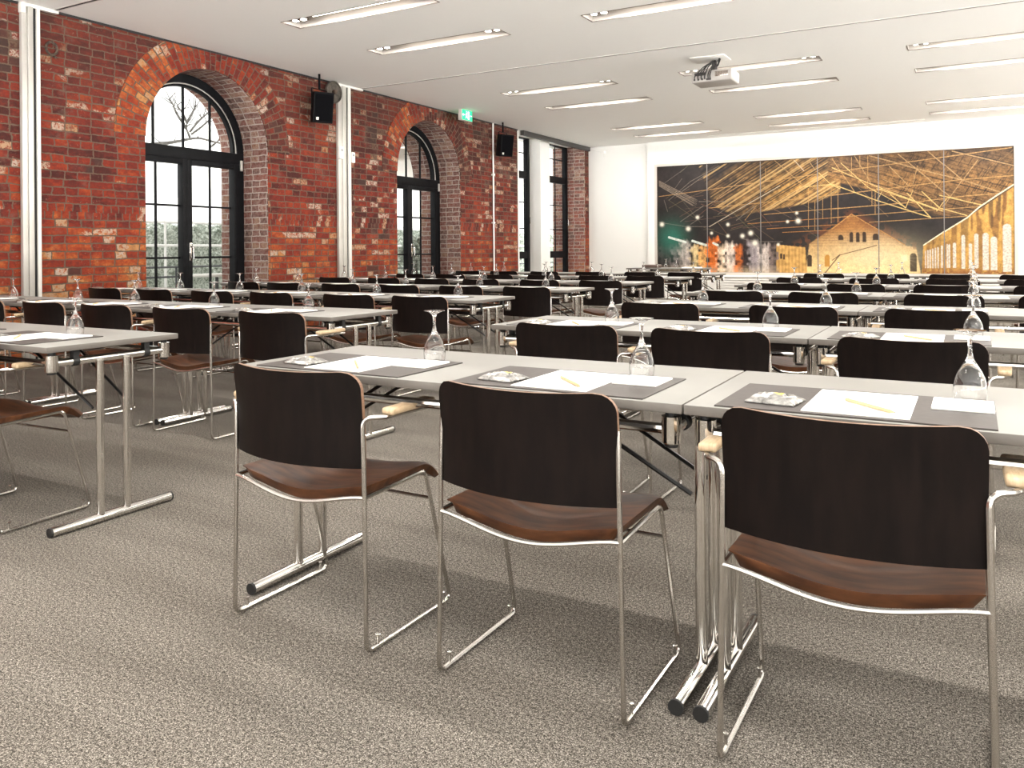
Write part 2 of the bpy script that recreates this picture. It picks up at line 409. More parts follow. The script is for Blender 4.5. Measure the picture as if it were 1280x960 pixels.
for a, b in [(-7.4, -4.4), (-3.4, -.4), (.6, 3.4), (4.4, 7.)]: box(bm, a, b, Y0-.2, Y0, 0, .3); box(bm, a, b, Y0-.2, Y0, 3.2, H+.1)
struct(finish('wall_back', bm, M['white'], smooth=0))

# ceiling with openings for the light troughs
LX = [(-6.262, -4.464), (-3.472, -1.674), (-.676, 1.122), (2.12, 3.918), (4.91, 6.708)]
LY = [(.30, .57), (2.70, 2.97), (6.2248, 6.4948), (7.6136, 7.8836), (10.7508, 11.0208), (12.214, 12.484), (15.066, 15.336), (16.306, 16.576)]
TR = [(4.764, 4.794), (9.366, 9.396)]
bm = NB()
xs = sorted({XO, XR} | {v for p in LX for v in p}); yy = sorted({Y0, YE+.1} | {v for p in LY for v in p} | {v for p in TR for v in p})
for i in range(len(xs)-1):
    for j in range(len(yy)-1):
        x0, x1, y0, y1 = xs[i], xs[i+1], yy[j], yy[j+1]
        if (x0, x1) in LX and (y0, y1) in LY: continue
        if (y0, y1) in TR and x0 > W-.2:
            continue
        if (y0, y1) in TR: continue
        bm.faces.new([bm.verts.new(q) for q in ((x0,y0,H),(x0,y1,H),(x1,y1,H),(x1,y0,H))])
bmesh.ops.remove_doubles(bm, verts=bm.verts, dist=1e-5)
struct(finish('ceiling', bm, M['ceil'], smooth=0))
bm = NB(); box(bm, XO, XR+.2, Y0-.2, YE+.2, H+.16, H+.3); struct(finish('ceiling_slab', bm, M['gap'], smooth=0))
for i, (a, b) in enumerate(TR):
    bm = NB()
    box(bm, W, XR, a-.014, a, H-.004, H+.05, mi=0); box(bm, W, XR, b, b+.014, H-.004, H+.05, mi=0); box(bm, W, XR, a, b, H-.002, H+.05, mi=1)
    o = finish('trim_%d' % (i+1), bm, [M['aluw'], M['gap']], smooth=0)
    tag(o, ['', ''][i] or ('pale grooved partition track crossing the ceiling ' + ('in front of the first arched door' if i == 0 else 'between the two arched doors')), 'ceiling track'); struct(o)
    del o['category']

# small fins that close the ceiling to the wall above each partition post
for i, (yc, nm) in enumerate(((4.779, 'nearest'), (9.381, 'second'))):
    t = thing('partition_post', ['pale metal partition post against the brick wall at the left edge', 'pale metal partition post on the brick wall between the two arched doors'][i], 'post', (W, yc, 0), 0)
    ya, yb = (4.449-yc, 4.553-yc) if i == 0 else (8.872-yc, 9.033-yc)
    yd, ye = (4.588-yc, 4.623-yc) if i == 0 else (9.074-yc, 9.136-yc)
    b = NB(); box(b, 0, .045, ya, (ya+yb)/2, 0, H-.01, .004); box(b, 0, .055, (ya+yb)/2+.002, yb, 0, H-.03, .004); finish('post_profile', b, M['alu'], t)
    b = NB(); box(b, 0, .03, yb, yd, 0, H-.03); finish('rubber_seal', b, M['gap'], t)
    b = NB(); box(b, 0, .05, yd, ye, 0, H-.03, .004); finish('edge_strip', b, M['aluw'], t)
    b = NB(); box(b, 0, .062, ya-.008, ya+.03, H-.10, H-.002, .003); box(b, 0, .05, ya+.03, .03, H-.035, H-.002, .003); finish('head_bracket', b, M['aluw'], t)

bm = NB()
for a, b_ in ((Y0, 4.43), (4.64, 8.86), (9.15, W3[0])): box(bm, W, W+.016, a, b_, H-.022, H+.0)  # dark strip standing in for the shadow line under the ceiling edge
struct(finish('trim_5', bm, M['gap'], smooth=0))
# skirting conduit: thin white pipe up the wall
b = NB(); tube(b, [(W+.03, 13.18, 0), (W+.03, 13.18, H-.01)], .016, 10)
for z in (.6, 1.6, 2.5): box(b, W, W+.05, 13.15, 13.21, z, z+.03, .003)
tag(finish('conduit_pipe', b, M['white']), 'thin white vertical pipe on the brick wall left of the second speaker', 'pipe')

# ------------------------------------------------------------------ doors and windows
def arch_pts(yc, r, zs, n=28): return [(yc+r*math.cos(PI-PI*k/n), zs+r*math.sin(PI-PI*k/n)) for k in range(n+1)]
def arched_door(i, yc, r, zs, lab, swap=False):
    t = bpy.data.objects.new('door_%d' % i, None); C.objects.link(t); t.location = (XF, yc, 0); struct(t); t['label'] = lab
    fw = .105; d = .066
    # outer frame
    b = NB(); out = [(-r, 0), ] + [(y-yc, z) for y, z in arch_pts(yc, r-.002, zs)] + [(r, 0)]
    inn = [(-(r-fw), 0), ] + [(y-yc, z) for y, z in arch_pts(yc, r-fw, zs)] + [(r-fw, 0)]
    def band(b, A, B, x0, x1):
        va = [[b.verts.new((x, *p)) for p in A] for x in (x0, x1)]; vb = [[b.verts.new((x, *p)) for p in B] for x in (x0, x1)]
        for k in range(len(A)-1):
            b.faces.new((va[1][k], va[1][k+1], vb[1][k+1], vb[1][k])); b.faces.new((va[0][k+1], va[0][k], vb[0][k], vb[0][k+1]))
            b.faces.new((vb[1][k], vb[1][k+1], vb[0][k+1], vb[0][k])); b.faces.new((va[0][k], va[0][k+1], va[1][k+1], va[1][k]))
    band(b, out, inn, -.03, d); finish('frame', b, M['blackframe'], t)
    # fanlight inner frame, a lighter lip, glazing bars
    b = NB(); A = [(y-yc, z) for y, z in arch_pts(yc, r-fw, zs+.0)]; B = [(y-yc, z) for y, z in arch_pts(yc, r-fw-.043, zs)]
    band(b, A, B, -.02, .035)
    for y in (-.42, -.0, .40):
        zt = zs + math.sqrt(max((r-fw)**2-y*y, 0)); box(b, -.008, .012, y-.014, y+.014, zs-.02, zt)
    finish('fanlight_frame', b, M['blackframe'], t)
    b = NB(); tube(b, [(.05, y-yc, z) for y, z in arch_pts(yc, r-fw-.010, zs)], .0075, 6); finish('fanlight_bead', b, M['alu'], t)
    b = NB(); b.faces.new([b.verts.new((.0, *p)) for p in [(y-yc, z) for y, z in arch_pts(yc, r-fw, zs)]]); finish('pane', b, M['pane'], t, smooth=0)
    b = NB(); box(b, -.03, d+.01, -r+.01, r-.01, zs-.143, zs+.0, .006); finish('transom', b, M['blackframe'], t)
    for s in (-1, 1):
        lf = bpy.data.objects.new('door_leaf', None); link(lf, t)
        ya, yb = (0, (r-fw)) if s > 0 else (-(r-fw), 0)
        st = .068
        b = NB()
        box(b, -.02, d+.012, ya, ya+st, .02, zs-.143, .004); box(b, -.02, d+.012, yb-st, yb, .02, zs-.143, .004)
        box(b, -.02, d+.012, ya+st, yb-st, .02, .16, .004); box(b, -.02, d+.012, ya+st, yb-st, zs-.205, zs-.143, .004)
        finish('leaf_frame', b, M['blackframe'], lf)
        b = NB(); ym = (ya+yb)/2 + s*.0
        box(b, -.006, .014, ym-.0125, ym+.0125, .16, zs-.205)
        for z in (.405, 1.037, 1.669): box(b, -.006, .015, ya+st, yb-st, z-.0125, z+.0125)
        finish('glazing_bar', b, M['blackframe'], lf)
        b = NB(); b.faces.new([b.verts.new(q) for q in ((0,ya+st,.16),(0,yb-st,.16),(0,yb-st,zs-.205),(0,ya+st,zs-.205))]); finish('pane', b, M['pane'], lf, smooth=0)
    b = NB(); box(b, d+.012, d+.026, .012, .048, 1.0, 1.22, .004); tube(b, round_pts([(d+.02,.030,1.17),(d+.07,.030,1.17),(d+.075,.030,1.02)], .02), .011, 8)
    finish('handle', b, M['chrome'], t)
    b = NB(); box(b, d+.01, d+.03, r-.075, r-.038, 2.153, 2.289, .004); finish('hinge', b, M['alu'], t)
    return t
arched_door(1, *R1, 'black arched double door with fanlight, the nearer of the two')
arched_door(2, *R2, 'black arched double door with fanlight, the farther one, smaller in view')
def tall_window(i, y0, y1, hs, bars, lab):
    t = bpy.data.objects.new('window_%d' % i, None); C.objects.link(t); t.location = (XF, y0, 0); struct(t); t['label'] = lab
    w = y1-y0; b = NB()
    box(b, -.03, .06, 0, .085, .1, H+.04, .004); box(b, -.03, .06, w-.12, w, .1, H+.04, .004); box(b, -.03, .05, .07, w-.1, .1, .2); box(b, -.03, .05, .07, w-.1, H-.03, H+.04)
    for z0, z1 in hs: box(b, -.03, .055, .07, w-.1, z0, z1)
    finish('frame', b, M['blackframe'], t)
    b = NB()
    for z in bars: box(b, -.008, .012, .07, w-.1, z-.010, z+.010)
    box(b, -.008, .012, w*.62-.009, w*.62+.009, .2, H)
    finish('glazing_bar', b, M['blackframe'], t)
    b = NB(); b.faces.new([b.verts.new(q) for q in ((0,.07,.2),(0,w-.1,.2),(0,w-.1,H),(0,.07,H))]); finish('pane', b, M['pane'], t, smooth=0)
    b = NB(); tube(b, round_pts([(.05,w-.06,1.80),(.10,w-.06,1.80),(.10,w-.06,1.66)], .02), .010, 8); finish('handle', b, M['chrome'], t)
    b = NB(); box(b, -.06, .26, 0, w, .05, .1, .005); finish('sill', b, M['white'], t)
tall_window(1, W3[0], 15.50, [(2.624,2.773), (.913,1.062)], [3.17, 2.116, 1.558], 'tall narrow window left of the white pier')
tall_window(2, 15.928, W3[1], [(2.624,2.773), (.913,1.062)], [3.17, 2.116, 1.558], 'tall narrow window right of the white pier')
b = NB(); box(b, W-.01, W+.07, W3[0]+.15, W3[1]+.15, H-.095, H-.003, .006)
t = thing('blind_cassette', 'long dark blind cassette under the ceiling above the tall windows', 'blind', (0, 0, 0)); finish('housing', b, M['cassette'], t)
for y in (W3[0]+.14, W3[1]+.15):
    b = NB(); box(b, W-.01, W+.075, y-.014, y+.014, H-.10, H-.002, .003); finish('end_cap', b, M['cassette'], t)
b = NB(); box(b, W-.02, W+.004, W3[0]-.012, W3[0]+.035, 0, H); struct(finish('trim_3', b, M['white'], smooth=0))
bm = NB(); box(bm, XO, W+.0, W3[0], W3[1], H-.002, HT); 
struct(finish('ceiling_recess_head', bm, M['ceil'], smooth=0))

# ------------------------------------------------------------------ recessed ceiling lights
def make_light_meshes():
    L, D, Zt = 1.798, .27, .12
    out = []
    b = NB()      # trough
    P = [(0,0),(L,0),(L,D),(0,D)]
    for k in range(4):
        p, q = P[k], P[(k+1) % 4]
        b.faces.new([b.verts.new(v) for v in ((*p,0),(*q,0),(*q,Zt),(*p,Zt))])
    b.faces.new([b.verts.new((*p, Zt)) for p in P])
    out.append(('trough', b, M['trough']))
    b = NB(); e = .008
    box(b, -e, L+e, -e, 0, -.004, .004); box(b, -e, L+e, D, D+e, -.004, .004); box(b, -e, 0, 0, D, -.004, .004); box(b, L, L+e, 0, D, -.004, .004)
    out.append(('rim', b, M['trough_edge']))
    b = NB(); box(b, .30, L-.30, D*.30, D*.62, .068, .100, .006); out.append(('lamp_carrier', b, M['lampdark']))
    b = NB(); tube(b, [(.32, D*.46, .055), (L-.32, D*.46, .055)], .016, 10); out.append(('fluorescent_tube', b, M['tubeglow']))
    for x in (.085, .195, L-.195, L-.085):
        b = NB(); lathe(b, [(.0,.034), (.034,.034), (.037,.028), (.046,.028), (.046,.11), (0,.11)], 14, c=(x, D*.45, 0)); out.append(('spotlight', b, M['lampdark']))
        b = NB(); lathe(b, [(0,.026), (.031,.026), (.031,.034), (0,.034)], 12, c=(x, D*.45, 0)); out.append(('spot_lamp', b, M['spotglow']))
    return [(n, finish(n, b, m).data) for n, b, m in out]
LM = make_light_meshes()
for o in list(C.objects):
    if o.type == 'MESH' and o.data in [m for _, m in LM]: bpy.data.objects.remove(o)
arow = {2: 'first pair of rows', 3: 'first pair of rows', 4: 'second pair', 5: 'second pair', 6: 'third pair', 7: 'third pair'}
coln = ['brick wall column', 'middle column', 'right column', 'far right column', 'outermost column']
rown = {0: 'row', 1: 'row', 2: 'nearest row', 3: 'second row', 4: 'third row', 5: 'fourth row', 6: 'fifth row', 7: 'farthest row'}
for ci, (lx, _) in enumerate(LX):
    for ri, (ly, _) in enumerate(LY):
        seen = (ci == 0 and ri >= 2) or (ci == 1 and ri >= 3) or (ci == 2 and ri >= 4)
        t = thing('ceiling_light', 'recessed oblong ceiling light, %s, %s' % (coln[ci], ('behind the camera, row %d' % ri) if ri < 2 else rown[ri]+' in view'), 'ceiling light', (lx, ly, H), 0, 'recessed ceiling lights')
        sp = None
        for n, me in LM:
            if not seen and n in ('spotlight', 'spot_lamp'): continue
            o = bpy.data.objects.new(n, me)
            if n == 'spot_lamp' and sp is not None: link(o, sp)
            else: link(o, t)
            if n == 'spotlight': sp = o
        ld = bpy.data.lights.new('tube_light', 'AREA'); ld.shape = 'RECTANGLE'; ld.size = 1.14; ld.size_y = .07
        ld.energy = 27; ld.color = (1, .94, .86)
        lo = bpy.data.objects.new('tube_light', ld); link(lo, t); lo.location = (.899, .125, .034)

# ------------------------------------------------------------------ tables
TL, TD = 1.464, .597
def table_parts():
    P = []
    L2, D2 = TL/2, TD/2
    b = NB(); box(b, -L2, L2, -D2, D2, .7185, .742, .003, 2)
    for f in b.faces: f.material_index = 0 if f.normal.z > .9 or f.calc_center_median().z > .7405 else 1
    P.append(('tabletop', b, [M['top'], M['edge']], None))
    for s in (-1, 1):
        b = NB(); tube(b, [(-L2+.05, s*(D2-.045), .672), (L2-.05, s*(D2-.045), .672)], .0125, 10); P.append(('long_rail', b, M['chrome'], None))
    for s in (-1, 1):
        b = NB(); tube(b, [(s*(L2-.04), -D2+.05, .672), (s*(L2-.04), D2-.05, .672)], .016, 12); P.append(('end_rail', b, M['chrome'], None))
        for q in (-1, 1):
            b = NB(); c = (s*(L2-.04), q*(D2-.045), 0)
            lathe(b, [(0,.638), (.020,.638), (.024,.642), (.024,.704), (0,.704)], 18, c=c, mi=0); lathe(b, [(0,.705), (.014,.705), (.014,.7185), (0,.7185)], 12, c=c, mi=1); lathe(b, [(0,.630), (.016,.630), (.018,.638), (0,.638)], 12, c=c, mi=1)
            P.append(('corner_joint', b, [M['chrome'], M['rubber']], None))
        for q in (-1, 1):
            b = NB(); x = s*(L2-.028)
            tube(b, [(x, q*.060, .03), (x, q*.060, .665)], .0155, 14); P.append(('leg', b, M['chrome'], None))
        b = NB(); tube(b, [(s*(L2-.028), -.270, .0195), (s*(L2-.028), .270, .0195)], .0185, 14, caps=False); P.append(('foot_bar', b, M['chrome'], None))
        for q in (-1, 1):
            b = NB(); tube(b, [(s*(L2-.028), q*.268, .0195), (s*(L2-.028), q*.276, .0195)], .0188, 14); P.append(('end_cap', b, M['rubber'], 'foot_bar'))
        for q in (-1, 1):
            b = NB(); y = q*.095
            tube(b, [(s*(L2-.44), y, .690), (s*(L2-.045), y*.85, .47)], .006, 6); P.append(('brace', b, M['brace'], None))
        b = NB(); box(b, s*(L2-.44)-.03, s*(L2-.44)+.03, -.13, .13, .690, .7185, .004); P.append(('hinge_block', b, M['brace'], None))
        for q in (-.16, .16):
            b = NB(); tube(b, [(s*(L2-.04), q-.012, .672), (s*(L2-.04), q+.012, .672)], .0195, 12); box(b, s*(L2-.04)-.012, s*(L2-.04)+.012, q-.012, q+.012, .672, .719)
            P.append(('clip', b, M['rubber'], None))
    return P

def build_proto(parts):
    out = []; last = {}
    for n, b, m, par in parts:
        o = finish(n, b, m); C.objects.unlink(o)
        out.append((n, o.data, last.get(par))); last[n] = len(out)-1
        bpy.data.objects.remove(o)
    return out
def instance(proto, root):
    made = []
    for n, me, pi in proto:
        o = bpy.data.objects.new(n, me); link(o, made[pi] if pi is not None else root); made.append(o)
    return root

PT = build_proto(table_parts())
YR = [1.8406 + 1.5549*i for i in range(7)]
ordn = ['first', 'second', 'third', 'fourth', 'fifth', 'sixth', 'last']
dxL = [0, .03, -.02, -.03, 0, -.02, -.02]; dxM = [0, .015, .02, 0, 0, 0, 0]
# ------------------------------------------------------------------ chairs
def chair_parts(arms):
    P = []
    r = .0066
    for s in (-1, 1):
        pts = [(s*.256, -.004, .009), (s*.256, .40, .009), (s*.246, .285, .437), (s*.249, .0, .428)]
        b = NB()
        if arms: head = [(s*.292, .262, .642), (s*.296, .03, .648), (s*.246, -.002, .648), (s*.249, 0, .43)]
        else: head = [(s*.245, .004, .685), (s*.247, .0, .56), (s*.249, 0, .43)]
        path = round_pts(head + pts[:1], .03)[:-1] + round_pts([head[-1]] + pts, .028)[1:]
        tube(b, path, r, 8)
        P.append(('side_frame', b, M['steel'], None))
        for y in (.045, .365):
            b = NB(); lathe(b, [(0,.0), (.004,.0), (.004,.026), (.0065,.028), (.0065,.031), (0,.032)], 8, c=(s*.256, y, .009)); P.append(('stacking_peg', b, M['steel'], 'side_frame'))
    b = NB(); pts = []
    for k in range(25):
        u = -1+k/12; pts.append((u*.249, .0 - .012*(1-u*u), .428 - .036*math.cos(u*PI/2)**1.6 if abs(u) < 1 else .428))
    tube(b, pts, .0064, 8); P.append(('rear_rail', b, M['steel'], None))
    b = NB(); tube(b, [(-.2495, .313, .345), (.2495, .313, .345)], .0055, 8); P.append(('stretcher', b, M['steel'], None))
    # seat: moulded, dished, rolled at the front
    b = NB(); nu, nv = 22, 22; top = []; bot = []
    for j in range(nv+1):
        v = j/nv; y = .004 + v*.412; tr, br = [], []
        for i in range(nu+1):
            u = -1+2*i/nu; x = u*.240
            dish = -.034*math.cos(u*PI/2)**1.6*(1-.55*v)
            drop = -.050*max(0, (v-.74)/.26)**2.2
            z = .449 + dish + drop + .010*math.sin(v*PI)*-1*(1-u*u) + .004*math.sin(v*9)*0
            th = .033*math.sqrt(max(0, 1-abs(u)**26))*math.sqrt(max(0, 1-(2*abs(v-.5))**24))+.002
            # rear corners rounded in plan
            yy = y + (.012*max(0, abs(u)-.85)/.15)*(1-v) - (.05*(max(0, abs(u)-.7)/.3)**2)*v
            tr.append(b.verts.new((x, yy, z+.005))); br.append(b.verts.new((x, yy, z+.005-th)))
        top.append(tr); bot.append(br)
    for j in range(nv):
        for i in range(nu):
            b.faces.new((top[j][i], top[j][i+1], top[j+1][i+1], top[j+1][i])); b.faces.new((bot[j][i+1], bot[j][i], bot[j+1][i], bot[j+1][i+1]))
    for i in range(nu):
        b.faces.new((top[0][i+1], top[0][i], bot[0][i], bot[0][i+1])); b.faces.new((top[nv][i], top[nv][i+1], bot[nv][i+1], bot[nv][i]))
    for j in range(nv):
        b.faces.new((top[j][0], top[j+1][0], bot[j+1][0], bot[j][0])); b.faces.new((top[j+1][nu], top[j][nu], bot[j][nu], bot[j+1][nu]))
    P.append(('seat', b, M['seat'], None))
    # backrest: thin curved ply, rounded upper corners
    b = NB(); nu, nv = 20, 16; fr, bk = [], []
    z0, z1, wd, rr = .506, .775, .2435, .05
    for j in range(nv+1):
        v = j/nv
        v = 1-(1-v)**1.5 if v > 0 else 0
        z = z0+(z1-z0)*v
        def red(dz, rad): return rad-math.sqrt(max(0, rad*rad-(rad-dz)**2)) if dz < rad else 0
        w = wd+.004*v-red(z1-z, rr)
        a, c = [], []
        for i in range(nu+1):
            u = -1+2*i/nu; x = u*w; q = x/wd
            y = .006 - .058*(1-q*q) - .022*v*v + .004
            zz = z - .006*math.cos(q*PI/2)*v
            a.append(b.verts.new((x, y+.0055, zz))); c.append(b.verts.new((x, y-.0055, zz)))
        fr.append(a); bk.append(c)
    for j in range(nv):
        for i in range(nu):
            b.faces.new((fr[j][i+1], fr[j][i], fr[j+1][i], fr[j+1][i+1])); b.faces.new((bk[j][i], bk[j][i+1], bk[j+1][i+1], bk[j+1][i]))
    for i in range(nu):
        b.faces.new((bk[0][i+1], bk[0][i], fr[0][i], fr[0][i+1])).material_index = 1; b.faces.new((bk[nv][i], bk[nv][i+1], fr[nv][i+1], fr[nv][i])).material_index = 1
    for j in range(nv):
        b.faces.new((bk[j][0], bk[j+1][0], fr[j+1][0], fr[j][0])).material_index = 1; b.faces.new((bk[j+1][nu], bk[j][nu], fr[j][nu], fr[j+1][nu])).material_index = 1
    P.append(('backrest', b, [M['veneer'], M['plyedge']], None))
    if arms:
        for s in (-1, 1):
            b = NB(); n = 10; prev = None
            box(b, s*.294-.025, s*.294+.025, .045, .245, .650, .670, .008, 3)
            for vtx in b.verts:
                vtx.co.z += .006*math.sin((vtx.co.y-.045)/.23*PI)
                if vtx.co.y < .07: vtx.co.x = s*.294+(vtx.co.x-s*.294)*.86
            P.append(('armrest', b, M['pad'], None))
    return P
M['plyedge'] = noisy('ply_edge', (.16,.085,.05), (.27,.16,.10), 40, rough=.5, stretch=(1,1,8))
PCA = build_proto(chair_parts(True)); PCN = build_proto(chair_parts(False))
def chair(x, y, rz, label, arms, group):
    t = thing('conference_chair', label, 'chair', (x, y, 0), rz, group); instance(PCA if arms else PCN, t)

# ------------------------------------------------------------------ table settings
b = NB(); prof = [(0,.166), (.0345,.1655), (.0345,.1640), (.020,.1605), (.009,.154), (.0050,.143), (.0042,.128), (.0046,.112), (.0078,.098), (.0150,.085), (.0245,.069), (.0318,.053), (.0355,.036), (.0360,.024), (.0345,.008), (.0325,0),
        (.0317,0), (.0337,.008), (.0350,.024), (.0345,.036), (.0307,.053), (.0234,.069), (.0138,.084), (.006,.094), (0,.096)]
lathe(b, prof[::-1], 28); go = finish('wine_glass', b, M['glass'], smooth=60); GL = go.data; bpy.data.objects.remove(go)
b = NB(); box(b, -.28, .28, -.17, .17, 0, .0035, .001, 1); go = finish('desk_mat', b, M['mat']); MATM = go.data; bpy.data.objects.remove(go)
b = NB(); box(b, -.108, .108, -.148, .148, 0, .0022); go = finish('writing_pad', b, M['paper'], smooth=0); PAPM = go.data; bpy.data.objects.remove(go)
b = NB(); box(b, -.061, .061, -.069, .069, 0, .005, .0006, 1); go = finish('note_block', b, M['paper'], smooth=0); CARM = go.data; bpy.data.objects.remove(go)
b = NB(); tube(b, [(0,-.078,.0045), (0,.068,.0045)], .0040, 6, mi=0); tube(b, [(0,.068,.0045), (0,.083,.0045)], [.0040,.0012], 6, mi=0); tube(b, [(0,.083,.0045), (0,.088,.0045)], [.0012,.0004], 6, mi=1)
tube(b, [(0,-.0785,.0045), (0,-.0782,.0045)], .0016, 6, mi=1)
go = finish('pencil', b, [M['pencilw'], M['lead']]); PENM = go.data; bpy.data.objects.remove(go)
# crumpled foil sachet
b = NB(); n, mm = 16, 12; rs = random.Random(4); tp, bt = [], []
for j in range(mm+1):
    a, c = [], []
    for i in range(n+1):
        u, v = -1+2*i/n, -1+2*j/mm
        th = .0095*max(0, (1-abs(u)**6))*max(0, (1-v*v))**.45
        wob = (rs.random()-.5)*.008*(1-abs(u)**4)*(1-v*v)
        x = u*(.056+.0015*math.sin(j*1.7)); y = v*.046
        a.append(b.verts.new((x, y, .0028+th*1.35+wob+.001))); c.append(b.verts.new((x, y, .001+.0006*abs(u))))
    tp.append(a); bt.append(c)
for j in range(mm):
    for i in range(n):
        f = b.faces.new((tp[j][i], tp[j][i+1], tp[j+1][i+1], tp[j+1][i])); f.material_index = 1 if (3 <= i <= 6 and 2 <= j <= 6) else (2 if (7 <= i <= 9 and 8 <= j <= 9) else 0)
        b.faces.new((bt[j][i+1], bt[j][i], bt[j+1][i], bt[j+1][i+1]))
for i in range(n): b.faces.new((tp[0][i+1], tp[0][i], bt[0][i], bt[0][i+1])); b.faces.new((tp[mm][i], tp[mm][i+1], bt[mm][i+1], bt[mm][i]))
for j in range(mm): b.faces.new((tp[j][0], tp[j+1][0], bt[j+1][0], bt[j][0])); b.faces.new((tp[j+1][n], tp[j][n], bt[j][n], bt[j+1][n]))
go = finish('foil_sachet', b, [M['foil'], M['foilp'], M['foily']], smooth=25); SACM = go.data; bpy.data.objects.remove(go)

def place(name, me, label, cat, group, x, y, z, rz=0):
    o = bpy.data.objects.new(name, me); C.objects.link(o); o.location = (x, y, z); o.rotation_euler = (0, 0, rz); return tag(o, label, cat, group)

def where(row, blk, seat):
    return '%s row, %s, %s' % (ordn[row], blk, seat)
LB, RB = 'window-side block', 'centre block'
TT = .742
def setting(x, gx, yf, row, w, jit, full, near):
    rr = random.Random(int(abs(x*1000))+row*31)
    j = lambda a: (rr.random()-.5)*2*a*jit
    if full:
        mx, my, mr = x+j(.01), yf+.183+j(.008), j(.012)
        place('desk_mat', MATM, 'charcoal desk mat, '+w, 'desk mat', 'desk mats on the tables', mx, my, TT, mr)
        place('writing_pad', PAPM, 'white sheet of paper on mat, '+w, 'paper', 'writing pads on the mats', mx+.015, my-.005+j(.004), TT+.0036, mr+j(.02))
        place('note_block', CARM, 'small white note block on mat, '+w, 'note block', 'note blocks beside the glasses', max(mx+.192, min(mx+.217, gx+.022)), my+.066+j(.004), TT+.0036, mr+j(.03))
    if near:
        place('pencil', PENM, 'pale wooden pencil on paper, '+w, 'pencil', 'pencils on the paper', x+.035, yf+.125+j(.02), TT+.0060, .76+PI+j(.15))
        place('foil_sachet', SACM, 'crinkled silver sachet on mat, '+w, 'sachet', 'foil sachets on the mats', x-.165+j(.012), yf+.115+j(.01), TT+.0036, -.12+j(.35))
    gy = yf+.356+j(.006)
    place('wine_glass', GL, 'upturned wine glass, '+w, 'glass', 'upturned stemmed glasses', gx, gy, TT)

# camera numbers are also used to skip what stands wholly outside the frame
F0, YAW, ROLL, CX, CY, CH = 1020.5057, .5151, -.0075, 640., 312.186, 1.1039
c_, s_ = math.cos(YAW), math.sin(YAW)
vr, vf, vu = Vector((c_, s_, 0)), Vector((-s_, c_, 0)), Vector((0, 0, 1))
vr, vu = vr*math.cos(ROLL)+vu*math.sin(ROLL), vu*math.cos(ROLL)-vr*math.sin(ROLL)
def px(x, y, z):
    d = Vector((x, y, z-CH)); return CX+F0*d.dot(vr)/d.dot(vf), CY-F0*d.dot(vu)/d.dot(vf)
def inview(x0, x1, y0, y1, z=.7, mrg=15):
    us = [px(x, y, z)[0] for x in (x0, x1) for y in (y0, y1)]
    return max(us) > -mrg and min(us) < 1280+mrg

seatsL = ['seat by the aisle', 'second seat from aisle', 'third seat from aisle', 'fourth seat from aisle', 'fifth seat from aisle', 'seat by the brick wall']
seatsM = ['seat by the aisle', 'second seat from aisle', 'third seat from aisle', 'fourth seat from aisle']
cxL = {0: [-3.585, -4.26, -4.97, -5.70, -6.4, -7.1], 1: [-3.385, -4.14, -4.87, -5.55, -6.30, -7.0], 2: [-3.53, -4.19, -5.02, -5.69, -6.50, -7.19]}
gxL = {0: [-3.48, -4.22, -5.0, -5.7, -6.5, -7.2], 1: [-3.564, -4.40, -5.22, -5.90, -6.74, -7.3]}
gdL = [-3.51, -4.27, -5.14, -5.89, -6.68, -7.34]; gdM = [-1.556, -.80, -.013, .72]; gxM = {0: [-1.537, -.823, -.010, .72]}
cxM = {0: [-1.703, -.961, -.225, .50], 1: [-1.597, -.949, -.205, .52]}
crz = {('M', 0, 0): -.006, ('M', 0, 1): .0, ('M', 0, 2): .0, ('L', 0, 0): .05}
